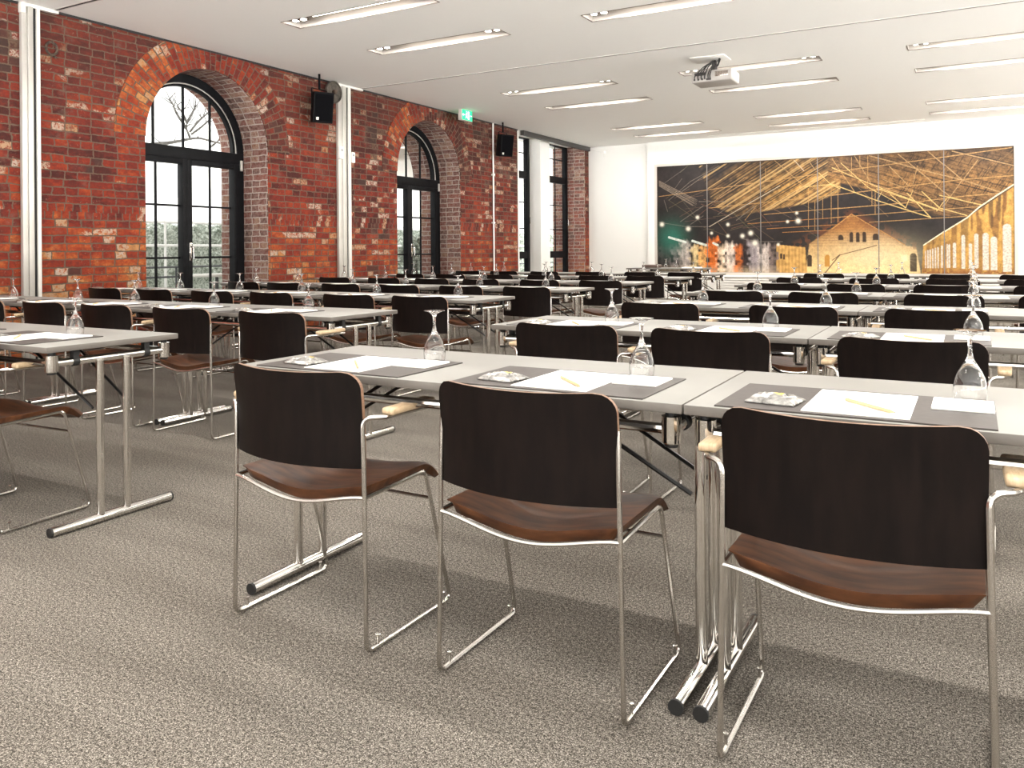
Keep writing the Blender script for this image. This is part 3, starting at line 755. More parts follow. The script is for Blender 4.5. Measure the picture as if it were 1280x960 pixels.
for i, yf in enumerate(YR):
    yc = yf+TD/2
    # tables
    for k in range(3):
        xc = -3.095+dxL[i]-TL/2-k*1.467
        if inview(xc-TL/2, xc+TL/2, yf, yf+TD):
            t = thing('folding_table', 'grey folding table, %s row, window-side block, %s' % (ordn[i], ['beside the aisle', 'middle of its three', 'nearest the brick wall'][k]), 'table', (xc, yc, 0), 0, 'grey folding tables'); instance(PT, t)
    for k in range(2):
        xc = -.591+dxM[i]+TL/2*(-1 if k == 0 else 1)+(-.002 if k == 0 else .002)
        if inview(xc-TL/2, xc+TL/2, yf, yf+TD):
            t = thing('folding_table', 'grey folding table, %s row, centre block, %s' % (ordn[i], ['beside the aisle', 'right-hand one'][k]), 'table', (xc, yc, 0), 0, 'grey folding tables'); instance(PT, t)
    rr = random.Random(i*13+1)
    for k in range(6):
        for blk, nm, cxs, seats in (('L', LB, cxL, seatsL), ('M', RB, cxM, seatsM)):
            if blk == 'M' and k > 3: continue
            if i in cxs: x = cxs[i][k]
            elif blk == 'L': x = -3.455-.725*k+(rr.random()-.5)*.09+dxL[i]
            else: x = -1.69+.735*k+(rr.random()-.5)*.07+dxM[i]
            y = yf-.10+((rr.random()-.5)*.05 if i > 0 else 0) + (.03 if (blk, i, k) == ('L', 0, 0) else 0) + (.012 if (blk, i, k) == ('M', 0, 1) else 0)
            rz = crz.get((blk, i, k), (rr.random()-.5)*.08 if i > 0 else 0)
            w = where(i, nm, seats[k])
            if inview(x-.26, x+.26, y, y+.4, .6, 5):
                arms = (k % 2 == 0) if (blk == 'M' or i < 2) else (k % 2 == 1)
                chair(x, y, rz, 'dark brown chair %s, %s' % ('with armrests' if arms else 'without arms', w), arms, 'brown conference chairs')
            # place settings sit at even spacing whatever the chair does
            gx = gxL[i][k] if (blk == 'L' and i in gxL) else (gdL[k]+(rr.random()-.5)*.05 if blk == 'L' else (gxM[i][k] if i in gxM else gdM[k]+(rr.random()-.5)*.02))
            sx = (gx-(.075 if i == 0 else .13) if blk == 'L' else -2.055+dxM[i]+.35+.732*k)
            if inview(sx-.28, sx+.3, yf, yf+.35, .75, 5):
                setting(sx, gx, yf, i, w, 0 if (i == 0 and blk == 'M') else 1, i < 6, i < 3)

# presenter's table by the far wall
PXY = (-4.98, 14.75)
t = thing('folding_table', 'folding presenter table standing alone by the white far wall', 'table', (*PXY, 0), 0); instance(PT, t)
b = NB(); box(b, -.17, .17, -.09, .09, 0, .06, .02, 3); tag(finish('document_bag', b, M['bag'], loc=(PXY[0]-.33, PXY[1], TT)), 'small brown bag lying on the presenter table', 'bag')
b = NB(); box(b, -.16, .16, -.11, .11, 0, .018); tag(finish('paper_stack', b, M['paper'], smooth=0, loc=(PXY[0]+.45, PXY[1]-.02, TT)), 'low stack of white paper on the presenter table', 'papers')
for x, l in ((-.08, 'left'), (.12, 'right')):
    place('wine_glass', GL, 'upturned wine glass on the presenter table, %s of the pair' % l, 'glass', 'glasses on the presenter table', PXY[0]+x, PXY[1]+.08, TT)

# white slatted convector under the mural
t = thing('convector_cover', 'white slatted convector cover standing under the mural', 'radiator', (0, 0, 0))
b = NB(); box(b, -4.836, .69, YE-.29, YE-.065, .485, .510, .004); finish('top_board', b, M['rad'], t)
b = NB()
for k in range(8): box(b, -4.836, .69, YE-.28, YE-.265, .045+k*.055, .045+k*.055+.037)
finish('slat_panel', b, M['rad'], t)
for k in range(7):
    b = NB(); box(b, -4.836+k*.915, -4.80+k*.915, YE-.265, YE-.065, 0, .485); finish('support', b, M['rad'], t)

# ------------------------------------------------------------------ speakers, sign, wheel, sensors, projector
def speaker(y, z0, z1, label, tilt):
    t = thing('wall_speaker', label, 'speaker', (W+.23, y, (z0+z1)/2), 0, 'black wall speakers')
    h = (z1-z0)/2
    b = NB(); vs = []
    for x, wy in ((-.11, .095), (.11, .143)):
        for a, c in ((-1, -1), (1, -1), (1, 1), (-1, 1)): vs.append(b.verts.new((x, a*wy, c*h)))
    for f in ((3,2,1,0), (4,5,6,7), (0,1,5,4), (1,2,6,5), (2,3,7,6), (3,0,4,7)): b.faces.new([vs[q] for q in f])
    bmesh.ops.bevel(b, geom=list(b.edges), offset=.012, segments=3, profile=.5, affect='EDGES')
    c = finish('cabinet', b, M['blackplastic'], t); c.rotation_euler = (0, .16, tilt)
    b = NB(); box(b, .108, .117, -.122, .122, -h+.025, h-.025, .004); g = finish('grille', b, M['grille'], c)
    b = NB(); box(b, .117, .119, -.100, -.063, -h+.037, -h+.074, .001); finish('badge', b, M['alu'], c)
    b = NB(); tube(b, [(-.02, 0, h+.04), (-.02, 0, H-(z0+z1)/2)], .016, 8); tube(b, round_pts([(-.02,-.15,-.02), (-.02,-.15,h+.04), (-.02,.15,h+.04), (-.02,.15,-.02)], .02), .007, 6); finish('bracket', b, M['blackplastic'], t)
speaker(8.31, 2.835, 3.244, 'black speaker hung high beside the iron wheel, left of second post', -.45)
speaker(13.24, 2.854, 3.263, 'black speaker hung high right of the green exit sign', -.45)
# old iron wheel
t = thing('iron_wheel', 'round grey iron pulley wheel high on the wall beside the second post', 'wheel', (W+.07, 8.73, 3.331))
b = NB()
def xlathe(b, prof, n=28, mi=0):
    nb = len(b.verts); b.verts.ensure_lookup_table()
    lathe(b, prof, n, mi); b.verts.ensure_lookup_table()
    for v in b.verts[nb:]: v.co = Vector((v.co.z, v.co.y, -v.co.x))
xlathe(b, [(0,-.012), (.146,-.012), (.154,0), (.154,.037), (.139,.042), (.129,.022), (.037,.017), (0,.017)]); finish('disc', b, M['iron'], t)
b = NB(); xlathe(b, [(0,-.06), (.032,-.06), (.032,.062), (.015,.067), (0,.067)], 14); finish('hub', b, M['rust'], t)
b = NB()
pts = [(W+.014, 4.755+.056*math.cos(a*PI/8), 3.114+.062*math.sin(a*PI/8)) for a in range(17)]
tube(b, pts, .013, 8); tube(b, [(W, 4.786, 3.046), (W+.035, 4.786, 3.027)], .012, 8)
tag(finish('wall_ring', b, M['rust']), 'rusty iron ring set in the brick wall near the first post', 'ring')
# sensors
def small_box(name, x, y, z, w, h, d, label, mat='white'):
    t = thing(name, label, 'sensor', (x, y, z))
    b = NB(); box(b, 0, d, -w/2, w/2, -h/2, h/2, .006, 2); finish('case', b, M[mat], t)
    b = NB(); box(b, d, d+.003, -w*.25, w*.25, h*.1, h*.3, .001); finish('lens', b, M['winglass'], t)
small_box('wall_sensor', W+.056, 8.885, 2.5, .085, .175, .04, 'white wall sensor on the left side of the second post')
small_box('wall_sensor', W+.004, 9.20, 2.463, .075, .15, .035, 'white wall sensor on the brick right of the second post')
t = thing('ceiling_bracket', 'small white bracket on the far white wall just under the ceiling', 'bracket', (-7.50, YE+.04, 3.331))
b = NB(); tube(b, [(-.25, -.06, .09), (0, -.05, .03)], .012, 8); tube(b, [(0, -.05, .03), (.03, -.05, -.10)], .014, 8); finish('arm', b, M['white'], t)
b = NB(); box(b, -.03, .05, -.09, 0, -.01, .05, .008); finish('head', b, M['white'], t)
# exit sign
t = thing('exit_sign', 'green lit exit sign hanging from the ceiling over the second door', 'sign', (-7.564, 11.774, 3.312))
b = NB(); box(b, -.03, .03, -.135, .135, 0, .150, .004); finish('housing', b, M['trough'], t)
b = NB(); box(b, .03, .033, -.128, .128, .006, .144); box(b, -.033, -.03, -.128, .128, .006, .144); pl = finish('lit_panel', b, M['exitg'], t, smooth=0)
b = NB()      # pictogram: doorway, arrow and a running figure
def pq(p): b.faces.new([b.verts.new((.0345, y, z)) for y, z in p])
pq([(.01,.02), (.055,.02), (.055,.13), (.01,.13)])
pq([(-.105,.068), (-.06,.068), (-.06,.082), (-.105,.082)]); pq([(-.125,.075), (-.098,.052), (-.098,.098)])
pq([(-.042,.075), (-.020,.072), (-.006,.105), (-.030,.108)]); pq([(-.05,.03), (-.038,.028), (-.022,.072), (-.036,.075)]); pq([(-.025,.074), (-.012,.06), (.004,.04), (-.004,.034), (-.022,.054), (-.036,.072)])
pq([(-.022+.010*math.cos(a*PI/5), .122+.010*math.sin(a*PI/5)) for a in range(10)])
pq([(.075,.068), (.115,.068), (.115,.082), (.075,.082)])
finish('pictogram', b, M['exitw'], t, smooth=0)
b = NB(); box(b, -.02, .02, -.02, .02, .150, (H-3.312)/1.24, .002); finish('mount', b, M['white'], t)
for ch in t.children: ch.scale = (1.24, 1.24, 1.24)
# projector
t = thing('ceiling_projector', 'white ceiling projector with tangled black cables on a square plate', 'projector', (-2.852, 10.317, 3.195))
b = NB(); box(b, -.205, .205, -.15, .17, 0, .115, .015, 3); finish('body', b, M['projw'], t)
b = NB(); box(b, -.17, -.06, -.153, -.149, .066, .098); 
for x in (-.18, -.14, -.10): box(b, x, x+.018, -.154, -.149, .020, .038)
box(b, -.05, .0, -.155, -.149, .014, .034)
finish('port_panel', b, M['projd'], t)
b = NB(); box(b, .04, .17, -.153, -.149, .045, .095, .001)
for k in range(5): box(b, .045+k*.025, .055+k*.025, -.156, -.152, .05, .09)
finish('vent', b, M['lampdark'], t)
b = NB(); tube(b, [(.09, .165, .055), (.09, .19, .055)], .035, 16); finish('lens', b, M['blackplastic'], t)
b = NB(); box(b, -.19, .16, -.26, .02, (H-3.195)/1.24-.012, (H-3.195)/1.24-.002, .004); finish('ceiling_plate', b, M['white'], t)
b = NB(); tube(b, [(0, -.02, .11), (0, -.02, (H-3.195)/1.24-.01)], .028, 12); box(b, -.06, .09, -.09, .06, .114, .128, .004); finish('mount_pole', b, M['projd'], t)
rs = random.Random(12)
for k in range(9):
    b = NB(); x0 = -.05+.02*rs.random(); xe = -.16+.035*k
    pts = [(x0*.3, -.03, .225), (-.05+.16*(rs.random()-.3), -.11-.05*rs.random(), .19+.03*rs.random()), (xe*.6+.02, -.17-.03*rs.random(), .13+.05*rs.random()), (min(xe, .0)-.01, -.162, .05+.03*rs.random()), (min(xe, .0)-.01, -.15, .028)]
    if k > 5: pts = [(.02, -.03, .22), (.06+.03*rs.random(), -.12, .21), (.13-.02*k*.3, -.14, .16+.01*k), (.05, -.10, .14), (.01, -.05, .20)]
    tube(b, round_pts(pts, .06, 6), .0055, 6); finish('cable', b, M['cable'], t)
for ch in t.children: ch.scale = (1.24, 1.24, 1.24)
# projection screen slot
b = NB(); box(b, -4.9, -.8, 17.11, 17.19, H-.006, H+.02); box(b, -4.9, -.8, 17.13, 17.17, H-.012, H-.005)
struct(finish('trim_4', b, M['aluw'], smooth=0))
# floor box in the carpet
t = thing('floor_socket', 'square carpeted floor box lid between first and second rows', 'floor socket', (-1.72, 2.95, 0))
b = NB(); box(b, -.13, .13, -.13, .13, -.002, .002); finish('lid', b, M['carpet'], t, smooth=0)
b = NB()
for a in ((-.135,.135,-.135,-.128), (-.135,.135,.128,.135), (-.135,-.128,-.13,.13), (.128,.135,-.13,.13)): box(b, a[0], a[1], a[2], a[3], -.002, .004)
finish('lid_frame', b, M['alu'], t, smooth=0)

# ------------------------------------------------------------------ mural (a large picture on six boards)
MP = {'rl': [(0.1416, 0.0121), (0.5635, -0.0037), (0.5627, 0.3028), (0.4983, 0.3817), (0.3299, 0.4543), (0.2593, 0.4874), (0.187, 0.3891)], 'rr': [(0.5288, -0.0226), (1.0005, -0.0047), (0.9998, 0.3097), (0.8851, 0.5452), (0.8082, 0.5273), (0.6626, 0.3155), (0.5282, 0.1961)], 'rw': [(1.0033, 0.3097), (0.8887, 0.5515), (0.7814, 0.7692), (0.7754, 1.0505), (1.0016, 1.0426)], 'ga': [(0.5936, 0.4974), (0.7394, 0.7744), (0.7625, 0.7813), (0.777, 1.0505), (0.4623, 1.061), (0.4761, 0.7482)], 'gl': [(0.3786, 0.7508), (0.4645, 0.7781), (0.4719, 1.0778), (0.3779, 1.0815)]}
MCO = [(0.0054, 0.0494, 0.7403, (70, 62, 62)), (0.0494, 0.0734, 0.7266, (120, 110, 110)), (0.0734, 0.1139, 0.6993, (185, 172, 165)), (0.1139, 0.1396, 0.7403, (216, 190, 140)), (0.1396, 0.1676, 0.7403, (222, 165, 100)), (0.1676, 0.2007, 0.6719, (214, 112, 44)), (0.2007, 0.2226, 0.7403, (228, 200, 170)), (0.2226, 0.2549, 0.7266, (224, 205, 190)), (0.2549, 0.2791, 0.7403, (196, 104, 44)), (0.2791, 0.2985, 0.6583, (52, 40, 40)), (0.2985, 0.3312, 0.7129, (150, 140, 142)), (0.3312, 0.3594, 0.7403, (190, 178, 170)), (0.3594, 0.3808, 0.7403, (120, 104, 98))]
MWI = [(0.9831, 0.6052, 0.979, 0.0194), (0.9522, 0.7035, 0.9658, 0.0153), (0.9326, 0.673, 0.9658, 0.0149), (0.9107, 0.6777, 0.9506, 0.0107), (0.8958, 0.7545, 0.9532, 0.008), (0.8791, 0.6882, 0.9574, 0.0095), (0.8575, 0.7471, 0.9516, 0.0073), (0.8449, 0.7587, 0.9516, 0.0044), (0.8391, 0.7587, 0.9516, 0.0036), (0.828, 0.7708, 0.9516, 0.0043), (0.818, 0.7823, 0.9522, 0.0035), (0.8113, 0.7881, 0.9522, 0.0033), (0.8046, 0.7944, 0.9522, 0.0031), (0.7983, 0.8002, 0.9522, 0.0027), (0.7926, 0.806, 0.9522, 0.0027), (0.7868, 0.8123, 0.9527, 0.0024)]
MDK = [(0.5932, 0.6498, 0.7366, 0.0098, 'd'), (0.6103, 0.6509, 0.7345, 0.0096, 'd'), (0.6281, 0.6493, 0.735, 0.0104, 'd'), (0.5636, 0.6714, 0.7177, 0.014, 'd'), (0.659, 0.6635, 0.7208, 0.0158, 'd'), (0.7554, 0.8302, 0.9837, 0.0174, 'd'), (0.4767, 0.8407, 0.9432, 0.0131, 'd'), (0.5255, 0.8412, 0.9427, 0.0144, 'o'), (0.3933, 0.8275, 0.878, 0.006, 'd'), (0.4019, 0.8339, 0.8843, 0.006, 'd')]
MSP = [(0.0158, 0.5499, 5), (0.1048, 0.5957, 5), (0.1356, 0.4911, 4), (0.1794, 0.6399, 3), (0.2321, 0.5636, 3.5), (0.2319, 0.6682, 3.5), (0.3033, 0.6456, 5), (0.2775, 0.6703, 4.5), (0.3161, 0.7361, 6), (0.2451, 0.7603, 3.5), (0.4443, 0.5457, 5), (0.4131, 0.5499, 3), (0.4403, 0.4763, 3), (0.385, 0.7513, 3)]
MST = (0.7327, 0.8728)
MGR = (0.0494, 0.6877)
MFA = [(0.9998, 0.3002), (0.9599, 0.3807), (0.9176, 0.4706), (0.8887, 0.5515), (0.8375, 0.6504), (0.7821, 0.7671)]
MCR = [(0.5391, 0.8912), (0.56, 0.8465), (0.6615, 0.766)]
MBM = (0.0071, 0.1604, 0.136, 0.358)
MGS = [(0.0398, 0.6735, 0.095, 0.7203), (0.1186, 0.7103, 0.164, 0.7518), (0.1852, 0.7324, 0.1988, 0.7524)]
MDM = [(0.4729, 0.7787), (0.5015, 0.7298), (0.5397, 0.6215), (0.5936, 0.4974)]
MSG = [(0.0067, 0.2834, 0.1643, 0.2413, 3, 't', 0.9), (0.1643, 0.2413, 0.3305, 0.1914, 3, 't', 0.9), (0.3305, 0.1914, 0.4988, 0.1462, 3, 't', 0.9), (0.5409, 0.1335, 0.7641, 0.0762, 4, 't', 0.9), (0.7641, 0.0762, 0.9955, 0.0116, 4, 't', 0.9), (0.1731, 0.408, 0.3301, 0.3775, 3, 't', 0.9), (0.3301, 0.3775, 0.5626, 0.327, 3, 't', 0.9), (0.5404, 0.3328, 0.8749, 0.245, 4, 't', 0.9), (0.8749, 0.245, 0.9984, 0.2303, 4, 't', 0.9), (0.3428, 0.4811, 0.5624, 0.4437, 3, 't', 0.9), (0.5402, 0.4506, 0.7632, 0.4132, 4, 't', 0.9), (0.7632, 0.4132, 0.882, 0.3775, 4, 't', 0.9), (0.882, 0.3775, 0.9704, 0.3644, 4, 't', 0.9), (0.2945, 0.561, 0.5622, 0.5231, 2, 'o', 0.9), (0.54, 0.5252, 0.763, 0.4869, 3, 't', 0.9), (0.763, 0.4869, 0.921, 0.4648, 3, 't', 0.9), (0.3512, 0.6094, 0.562, 0.5846, 2, 'o', 0.9), (0.6421, 0.5705, 0.8887, 0.5394, 3, 't', 0.9), (0.398, 0.6441, 0.534, 0.632, 2, 'o', 0.9), (0.4749, 0.2671, 0.4739, 0.6162, 2, 't', 0.9), (0.493, 0.3812, 0.4923, 0.6299, 2, 't', 0.9), (0.5137, 0.3465, 0.5133, 0.5321, 2, 't', 0.9), (0.538, 0.2503, 0.5373, 0.5705, 2, 't', 0.9), (0.5567, 0.265, 0.5562, 0.5594, 2, 't', 0.9), (0.3481, 0.072, 0.3479, 0.1872, 2, 't', 0.9), (0.6394, 0.0105, 0.6386, 0.2871, 2, 't', 0.9), (0.6179, 0.0063, 0.6178, 0.1078, 2, 't', 0.9), (0.6497, 0.3139, 0.6495, 0.4269, 2, 't', 0.9), (0.6586, 0.3149, 0.6581, 0.5089, 2, 't', 0.9), (0.5949, 0.0152, 0.5945, 0.1672, 2, 't', 0.9), (0.5408, 0.2366, 0.6742, 0.4043, 5, 'y', 0.9), (0.6742, 0.4043, 0.797, 0.5384, 5, 'y', 0.9), (0.5409, 0.0952, 0.694, 0.3191, 4, 'y', 0.9), (0.694, 0.3191, 0.8306, 0.4926, 4, 'y', 0.9), (0.6434, 0.011, 0.7639, 0.1377, 6, 'b', 0.9), (0.7639, 0.1377, 0.8749, 0.245, 6, 'b', 0.9), (0.8749, 0.245, 0.9704, 0.3586, 6, 'b', 0.9), (0.7944, 0.0026, 0.8749, 0.2392, 5, 'b', 0.9), (0.8785, 0.2455, 0.8306, 0.4564, 4, 'b', 0.9), (0.7182, 0.0126, 0.7865, 0.2024, 5, 'b', 0.9), (0.7865, 0.2024, 0.8455, 0.3733, 5, 'b', 0.9), (0.6946, 0.1078, 0.7445, 0.276, 4, 'b', 0.9), (0.7405, 0.337, 0.7783, 0.4637, 5, 'y', 0.9), (0.7783, 0.4637, 0.8006, 0.5447, 5, 'y', 0.9), (0.6978, 0.3444, 0.7363, 0.46, 4, 'y', 0.9), (0.8536, 0.0137, 0.9255, 0.081, 6, 'b', 0.9), (0.9255, 0.081, 0.9985, 0.1519, 6, 'b', 0.9), (0.9148, 0.0967, 0.8821, 0.2345, 4, 'b', 0.9), (0.8233, 0.3649, 0.9246, 0.4532, 5, 'y', 0.9), (0.7786, 0.3291, 0.8231, 0.4679, 5, 'y', 0.9), (0.8231, 0.4679, 0.8887, 0.5336, 5, 'y', 0.9), (0.7559, 0.3144, 0.7363, 0.46, 3, 'y', 0.9), (0.7678, 0.1199, 0.7559, 0.265, 3, 'b', 0.9), (0.5411, 0.0184, 0.6023, 0.3081, 3, 't', 0.9), (0.6031, 0.0037, 0.6508, 0.2634, 3, 'b', 0.9), (0.566, 0.061, 0.6386, 0.2744, 3, 'y', 0.9), (0.6386, 0.2744, 0.7325, 0.4474, 3, 'y', 0.9), (0.8157, 0.4916, 0.838, 0.397, 3, 'y', 0.9), (0.6626, 0.2902, 0.7632, 0.4132, 4, 'y', 0.9), (0.7632, 0.4132, 0.8157, 0.4795, 4, 'y', 0.9), (0.6786, 0.2171, 0.7861, 0.367, 3, 'b', 0.9), (0.6744, 0.3165, 0.6624, 0.3906, 2, 'y', 0.9), (0.5863, 0.1661, 0.6626, 0.265, 3, 'b', 0.9), (0.6626, 0.265, 0.7558, 0.3759, 3, 'b', 0.9), (0.1727, 0.5799, 0.2773, 0.4111, 4, 'w', 0.9), (0.2773, 0.4111, 0.3906, 0.2313, 4, 'w', 0.9), (0.1547, 0.3864, 0.0788, 0.5273, 3, 'g', 0.9), (0.0843, 0.245, 0.1647, 0.0957, 3, 'g', 0.9), (0.164, 0.387, 0.2599, 0.2271, 3, 'b', 0.9), (0.2599, 0.2271, 0.322, 0.1577, 3, 'b', 0.9), (0.0407, 0.3212, 0.1131, 0.1546, 2, 'g', 0.9), (0.1131, 0.1546, 0.2063, 0.0231, 2, 'g', 0.9), (0.2591, 0.5263, 0.3169, 0.4017, 3, 'g', 0.9), (0.2858, 0.5284, 0.3212, 0.4022, 2, 't', 0.9), (0.006, 0.5289, 0.0977, 0.5752, 3, 'g', 0.9), (0.0977, 0.5752, 0.1727, 0.5799, 3, 'g', 0.9), (0.1407, 0.3449, 0.2235, 0.3533, 3, 'g', 0.9), (0.503, 0.1341, 0.539, 0.2445, 3, 'y', 0.9), (0.539, 0.2445, 0.5627, 0.2781, 4, 'y', 0.9), (0.4492, 0.2513, 0.539, 0.2382, 3, 'y', 0.9), (0.0265, 0.1562, 0.0944, 0.0315, 1, 'g', 0.9), (0.0605, 0.215, 0.0846, 0.1241, 1, 'g', 0.9), (0.0238, 0.3191, 0.0356, 0.429, 2, 'g', 0.9), (0.4333, 0.0105, 0.4621, 0.1094, 3, 'w', 0.9), (0.3741, 0.0, 0.4658, 0.2534, 3, 'b', 0.9), (0.4747, 0.0179, 0.4948, 0.1083, 3, 'b', 0.9), (0.1963, 0.3244, 0.2869, 0.1399, 3, 'b', 0.9), (0.112, 0.5563, 0.1543, 0.479, 2, 'g', 0.9), (0.2005, 0.4695, 0.2415, 0.3817, 2, 'g', 0.9), (0.2766, 0.6961, 0.3292, 0.724, 2, 'g', 0.9), (0.3292, 0.724, 0.3979, 0.7261, 2, 'g', 0.9)]
def paint_mural():
    GW, GH = 900, 312
    rg = np.random.RandomState(5)
    yy, xx = np.mgrid[0:GH, 0:GW].astype(float); S = (xx+.5)/GW; T = (yy+.5)/GH
    def lin(c): c = np.array(c)/255.; return np.where(c < .04045, c/12.92, ((c+.055)/1.055)**2.4)
    def vn(nx, ny, seed):
        g = np.random.RandomState(seed).rand(ny+2, nx+2); x = S*nx; y = T*ny; i, j = x.astype(int), y.astype(int); fx, fy = x-i, y-j
        fx = fx*fx*(3-2*fx); fy = fy*fy*(3-2*fy)
        return (g[j, i]*(1-fx)+g[j, i+1]*fx)*(1-fy)+(g[j+1, i]*(1-fx)+g[j+1, i+1]*fx)*fy
    im = np.empty((GH, GW, 3)); im[:] = lin((40, 33, 32))
    n1 = vn(30, 10, 1); n2 = vn(120, 40, 2); n3 = vn(400, 140, 3)
    im *= (.6+.5*n1+.4*n2)[..., None]
    def inside(poly):
        m = np.zeros((GH, GW), bool); n = len(poly)
        for k in range(n):
            x0, y0 = poly[k]; x1, y1 = poly[(k+1) % n]
            if y0 == y1: continue
            c = ((T < y0) != (T < y1)) & (S < (x1-x0)*(T-y0)/(y1-y0)+x0); m ^= c
        return m.astype(float)
    def soft(m, k=2):
        for _ in range(k):
            m = (m+np.roll(m, 1, 0)+np.roll(m, -1, 0)+np.roll(m, 1, 1)+np.roll(m, -1, 1))/5
        return m
    def mixin(a, c):
        im[:] = im*(1-a[..., None])+(c if np.ndim(c) == 3 else np.array(c))*a[..., None]
    # roof undersides: planking with dark rafters
    def line0(x0, y0, x1, y1, wd, c, al, msk=None):
        X0, Y0_, X1, Y1 = x0*GW, y0*GH, x1*GW, y1*GH; dx, dy = X1-X0, Y1-Y0_; L2 = dx*dx+dy*dy+1e-9
        t = np.clip(((xx+.5-X0)*dx+(yy+.5-Y0_)*dy)/L2, 0, 1); d = np.hypot(xx+.5-X0-t*dx, yy+.5-Y0_-t*dy)
        a_ = np.clip(wd+.5-d, 0, 1)*al; a_ = a_ if msk is None else a_*msk
        im[:] = im*(1-a_[..., None])+lin(c)*a_[..., None]
    a = soft(inside(MP['rl']), 6); glow = np.clip(1.15-np.hypot((S-.47)*2.2, (T-.28)*1.6)*1.5+(n1-.5)*.5, 0, 1)
    base = lin((70, 56, 46))*(1-glow[..., None])+lin((188, 142, 78))*glow[..., None]
    mixin(a*(.45+.55*glow), base*(.35+.9*n2)[..., None])
    q = -.35
    while q < 1.0:     # rafters, unevenly spaced
        wd = rg.uniform(.8, 2.2); dk = rg.rand() < .72
        line0(q, .62+rg.uniform(-.02, .02), q+.36+rg.uniform(-.01, .01), .62-.36*1.72, wd, (26, 21, 22) if dk else (204, 168, 112), rg.uniform(.5, .95), a)
        q += rg.uniform(.007, .019)
    a = soft(inside(MP['rr']), 5); gl2 = np.clip(1-abs(T-.22-(S-.6)*.25)*2.6+(n1-.5)*.5, .1, 1)
    base = lin((66, 50, 40))*(1-gl2[..., None])+lin((158, 116, 66))*gl2[..., None]
    mixin(a*.9, base*(.25+.75*n2+.5*n3)[..., None])
    q = -.75
    while q < .75:
        line0(.50, q, 1.02, q+.52*.98+rg.uniform(-.03, .03), rg.uniform(.6, 1.7), (30, 22, 20), rg.uniform(.35, .85), a)
        q += rg.uniform(.022, .055)
    for k in range(70):
        x, y = rg.uniform(.72, 1.0), rg.uniform(0, .42); line0(x, y, x-.014, y+.07, rg.uniform(.6, 1.2), (34, 22, 20), .7, a)
    # dark void under the roof
    # gable end wall
    a = soft(inside(MP['ga']), 2); lo = np.clip((T-.62)/.35, 0, 1)
    c = lin((168, 114, 58))*(1-lo[..., None])+lin((248, 214, 150))*lo[..., None]
    c = c*(.72+.35*n2+.15*n3)[..., None]*(1-.25*(np.sin(T*GH*.9) > .8)*(T < .78))[..., None]; mixin(a, c); ed = np.clip(1-abs((T-.50)-abs(S-.594)*1.72)*14, 0, 1)*(T < .80)*(abs(S-.594) < .17); mixin(ed*(n2 > .42)*.8, lin((110, 62, 34)))
    mixin(np.exp(-((S-.66)*9)**2-((T-.86)*7)**2)*.5, lin((255, 240, 200)))
    a = soft(inside(MP['gl']), 1); mixin(a, lin((216, 168, 96))*(.6+.55*n2)[..., None]*(1+.25*(np.sin(S*GW*.7) > .3))[..., None])
    # left walls in upright streaks
    for x0, x1, y, col in MCO:
        e = vn(200, 6, int(x0*1e4) % 97)
        a = np.clip((S-x0)*GW*.10+.6+(n2-.5)*2, 0, 1)*np.clip((x1-S)*GW*.10+.6+(n2-.5)*2, 0, 1)*np.clip((T-y)*GH*.08+(e-.4)*1.2, 0, 1)
        mixin(a, lin(col)*(.30+.75*n2+.55*e)[..., None]*np.clip(1.2-(n3-.5), 0, 1.4)[..., None])
    a = np.clip((T-.93)*9, 0, 1)*np.clip((.40-S)*20, 0, 1)*(.35+.6*n3); mixin(a, lin((238, 214, 176)))
    # right wall
    a = soft(inside(MP['rw']), 1); c = lin((206, 158, 82))*(.62+.5*n2+.2*n3)[..., None]; mixin(a, c)
    stain = (vn(150, 5, 9) > .60)*np.clip(1.15-(T-.3)*1.1, 0, 1); mixin(a*soft(stain.astype(float), 2)*.75, lin((92, 48, 30)))
    stain = (vn(90, 4, 19) > .66)*np.clip(1.1-(T-.35)*1.7, 0, 1); mixin(a*soft(stain.astype(float), 2)*.8, lin((48, 30, 28)))
    mixin(a*np.clip((T-.93)*12, 0, 1)*(n2 > .4), lin((120, 62, 34)))
    def arch(x, y0, y1, w, col, al):
        r = w/2*GW; cx = x*GW; top = y0*GH+r
        m = (abs(xx+.5-cx) < r) & (yy < y1*GH) & ((yy > top) | (np.hypot(xx+.5-cx, yy-top) < r))
        mixin(soft(m.astype(float), 1)*al, col)
    for x, y0, y1, w in MWI: arch(x, y0, y1, w, lin((236, 228, 214))*(.68+.4*n3)[..., None], .92)
    for x, y0, y1, w, c in MDK: arch(x, y0, y1, w, lin((44, 30, 26) if c == 'd' else (196, 138, 52)), .95)
    # beams
    col = {'t': (190, 148, 92), 'y': (226, 192, 122), 'b': (176, 142, 98), 'o': (198, 140, 72), 'w': (206, 190, 166), 'g': (128, 118, 108), 'k': (40, 28, 26)}
    def line(x0, y0, x1, y1, wd, c, al=.9):
        X0, Y0_, X1, Y1 = x0*GW, y0*GH, x1*GW, y1*GH; dx, dy = X1-X0, Y1-Y0_; L2 = dx*dx+dy*dy+1e-9
        lo_x, hi_x = int(max(0, min(X0, X1)-6)), int(min(GW, max(X0, X1)+7)); lo_y, hi_y = int(max(0, min(Y0_, Y1)-6)), int(min(GH, max(Y0_, Y1)+7))
        if lo_x >= hi_x or lo_y >= hi_y: return
        sx, sy = xx[lo_y:hi_y, lo_x:hi_x]+.5, yy[lo_y:hi_y, lo_x:hi_x]+.5
        t = np.clip(((sx-X0)*dx+(sy-Y0_)*dy)/L2, 0, 1); d = np.hypot(sx-X0-t*dx, sy-Y0_-t*dy)
        a = np.clip(wd*.19+.75-d, 0, 1)*al; sub = im[lo_y:hi_y, lo_x:hi_x]
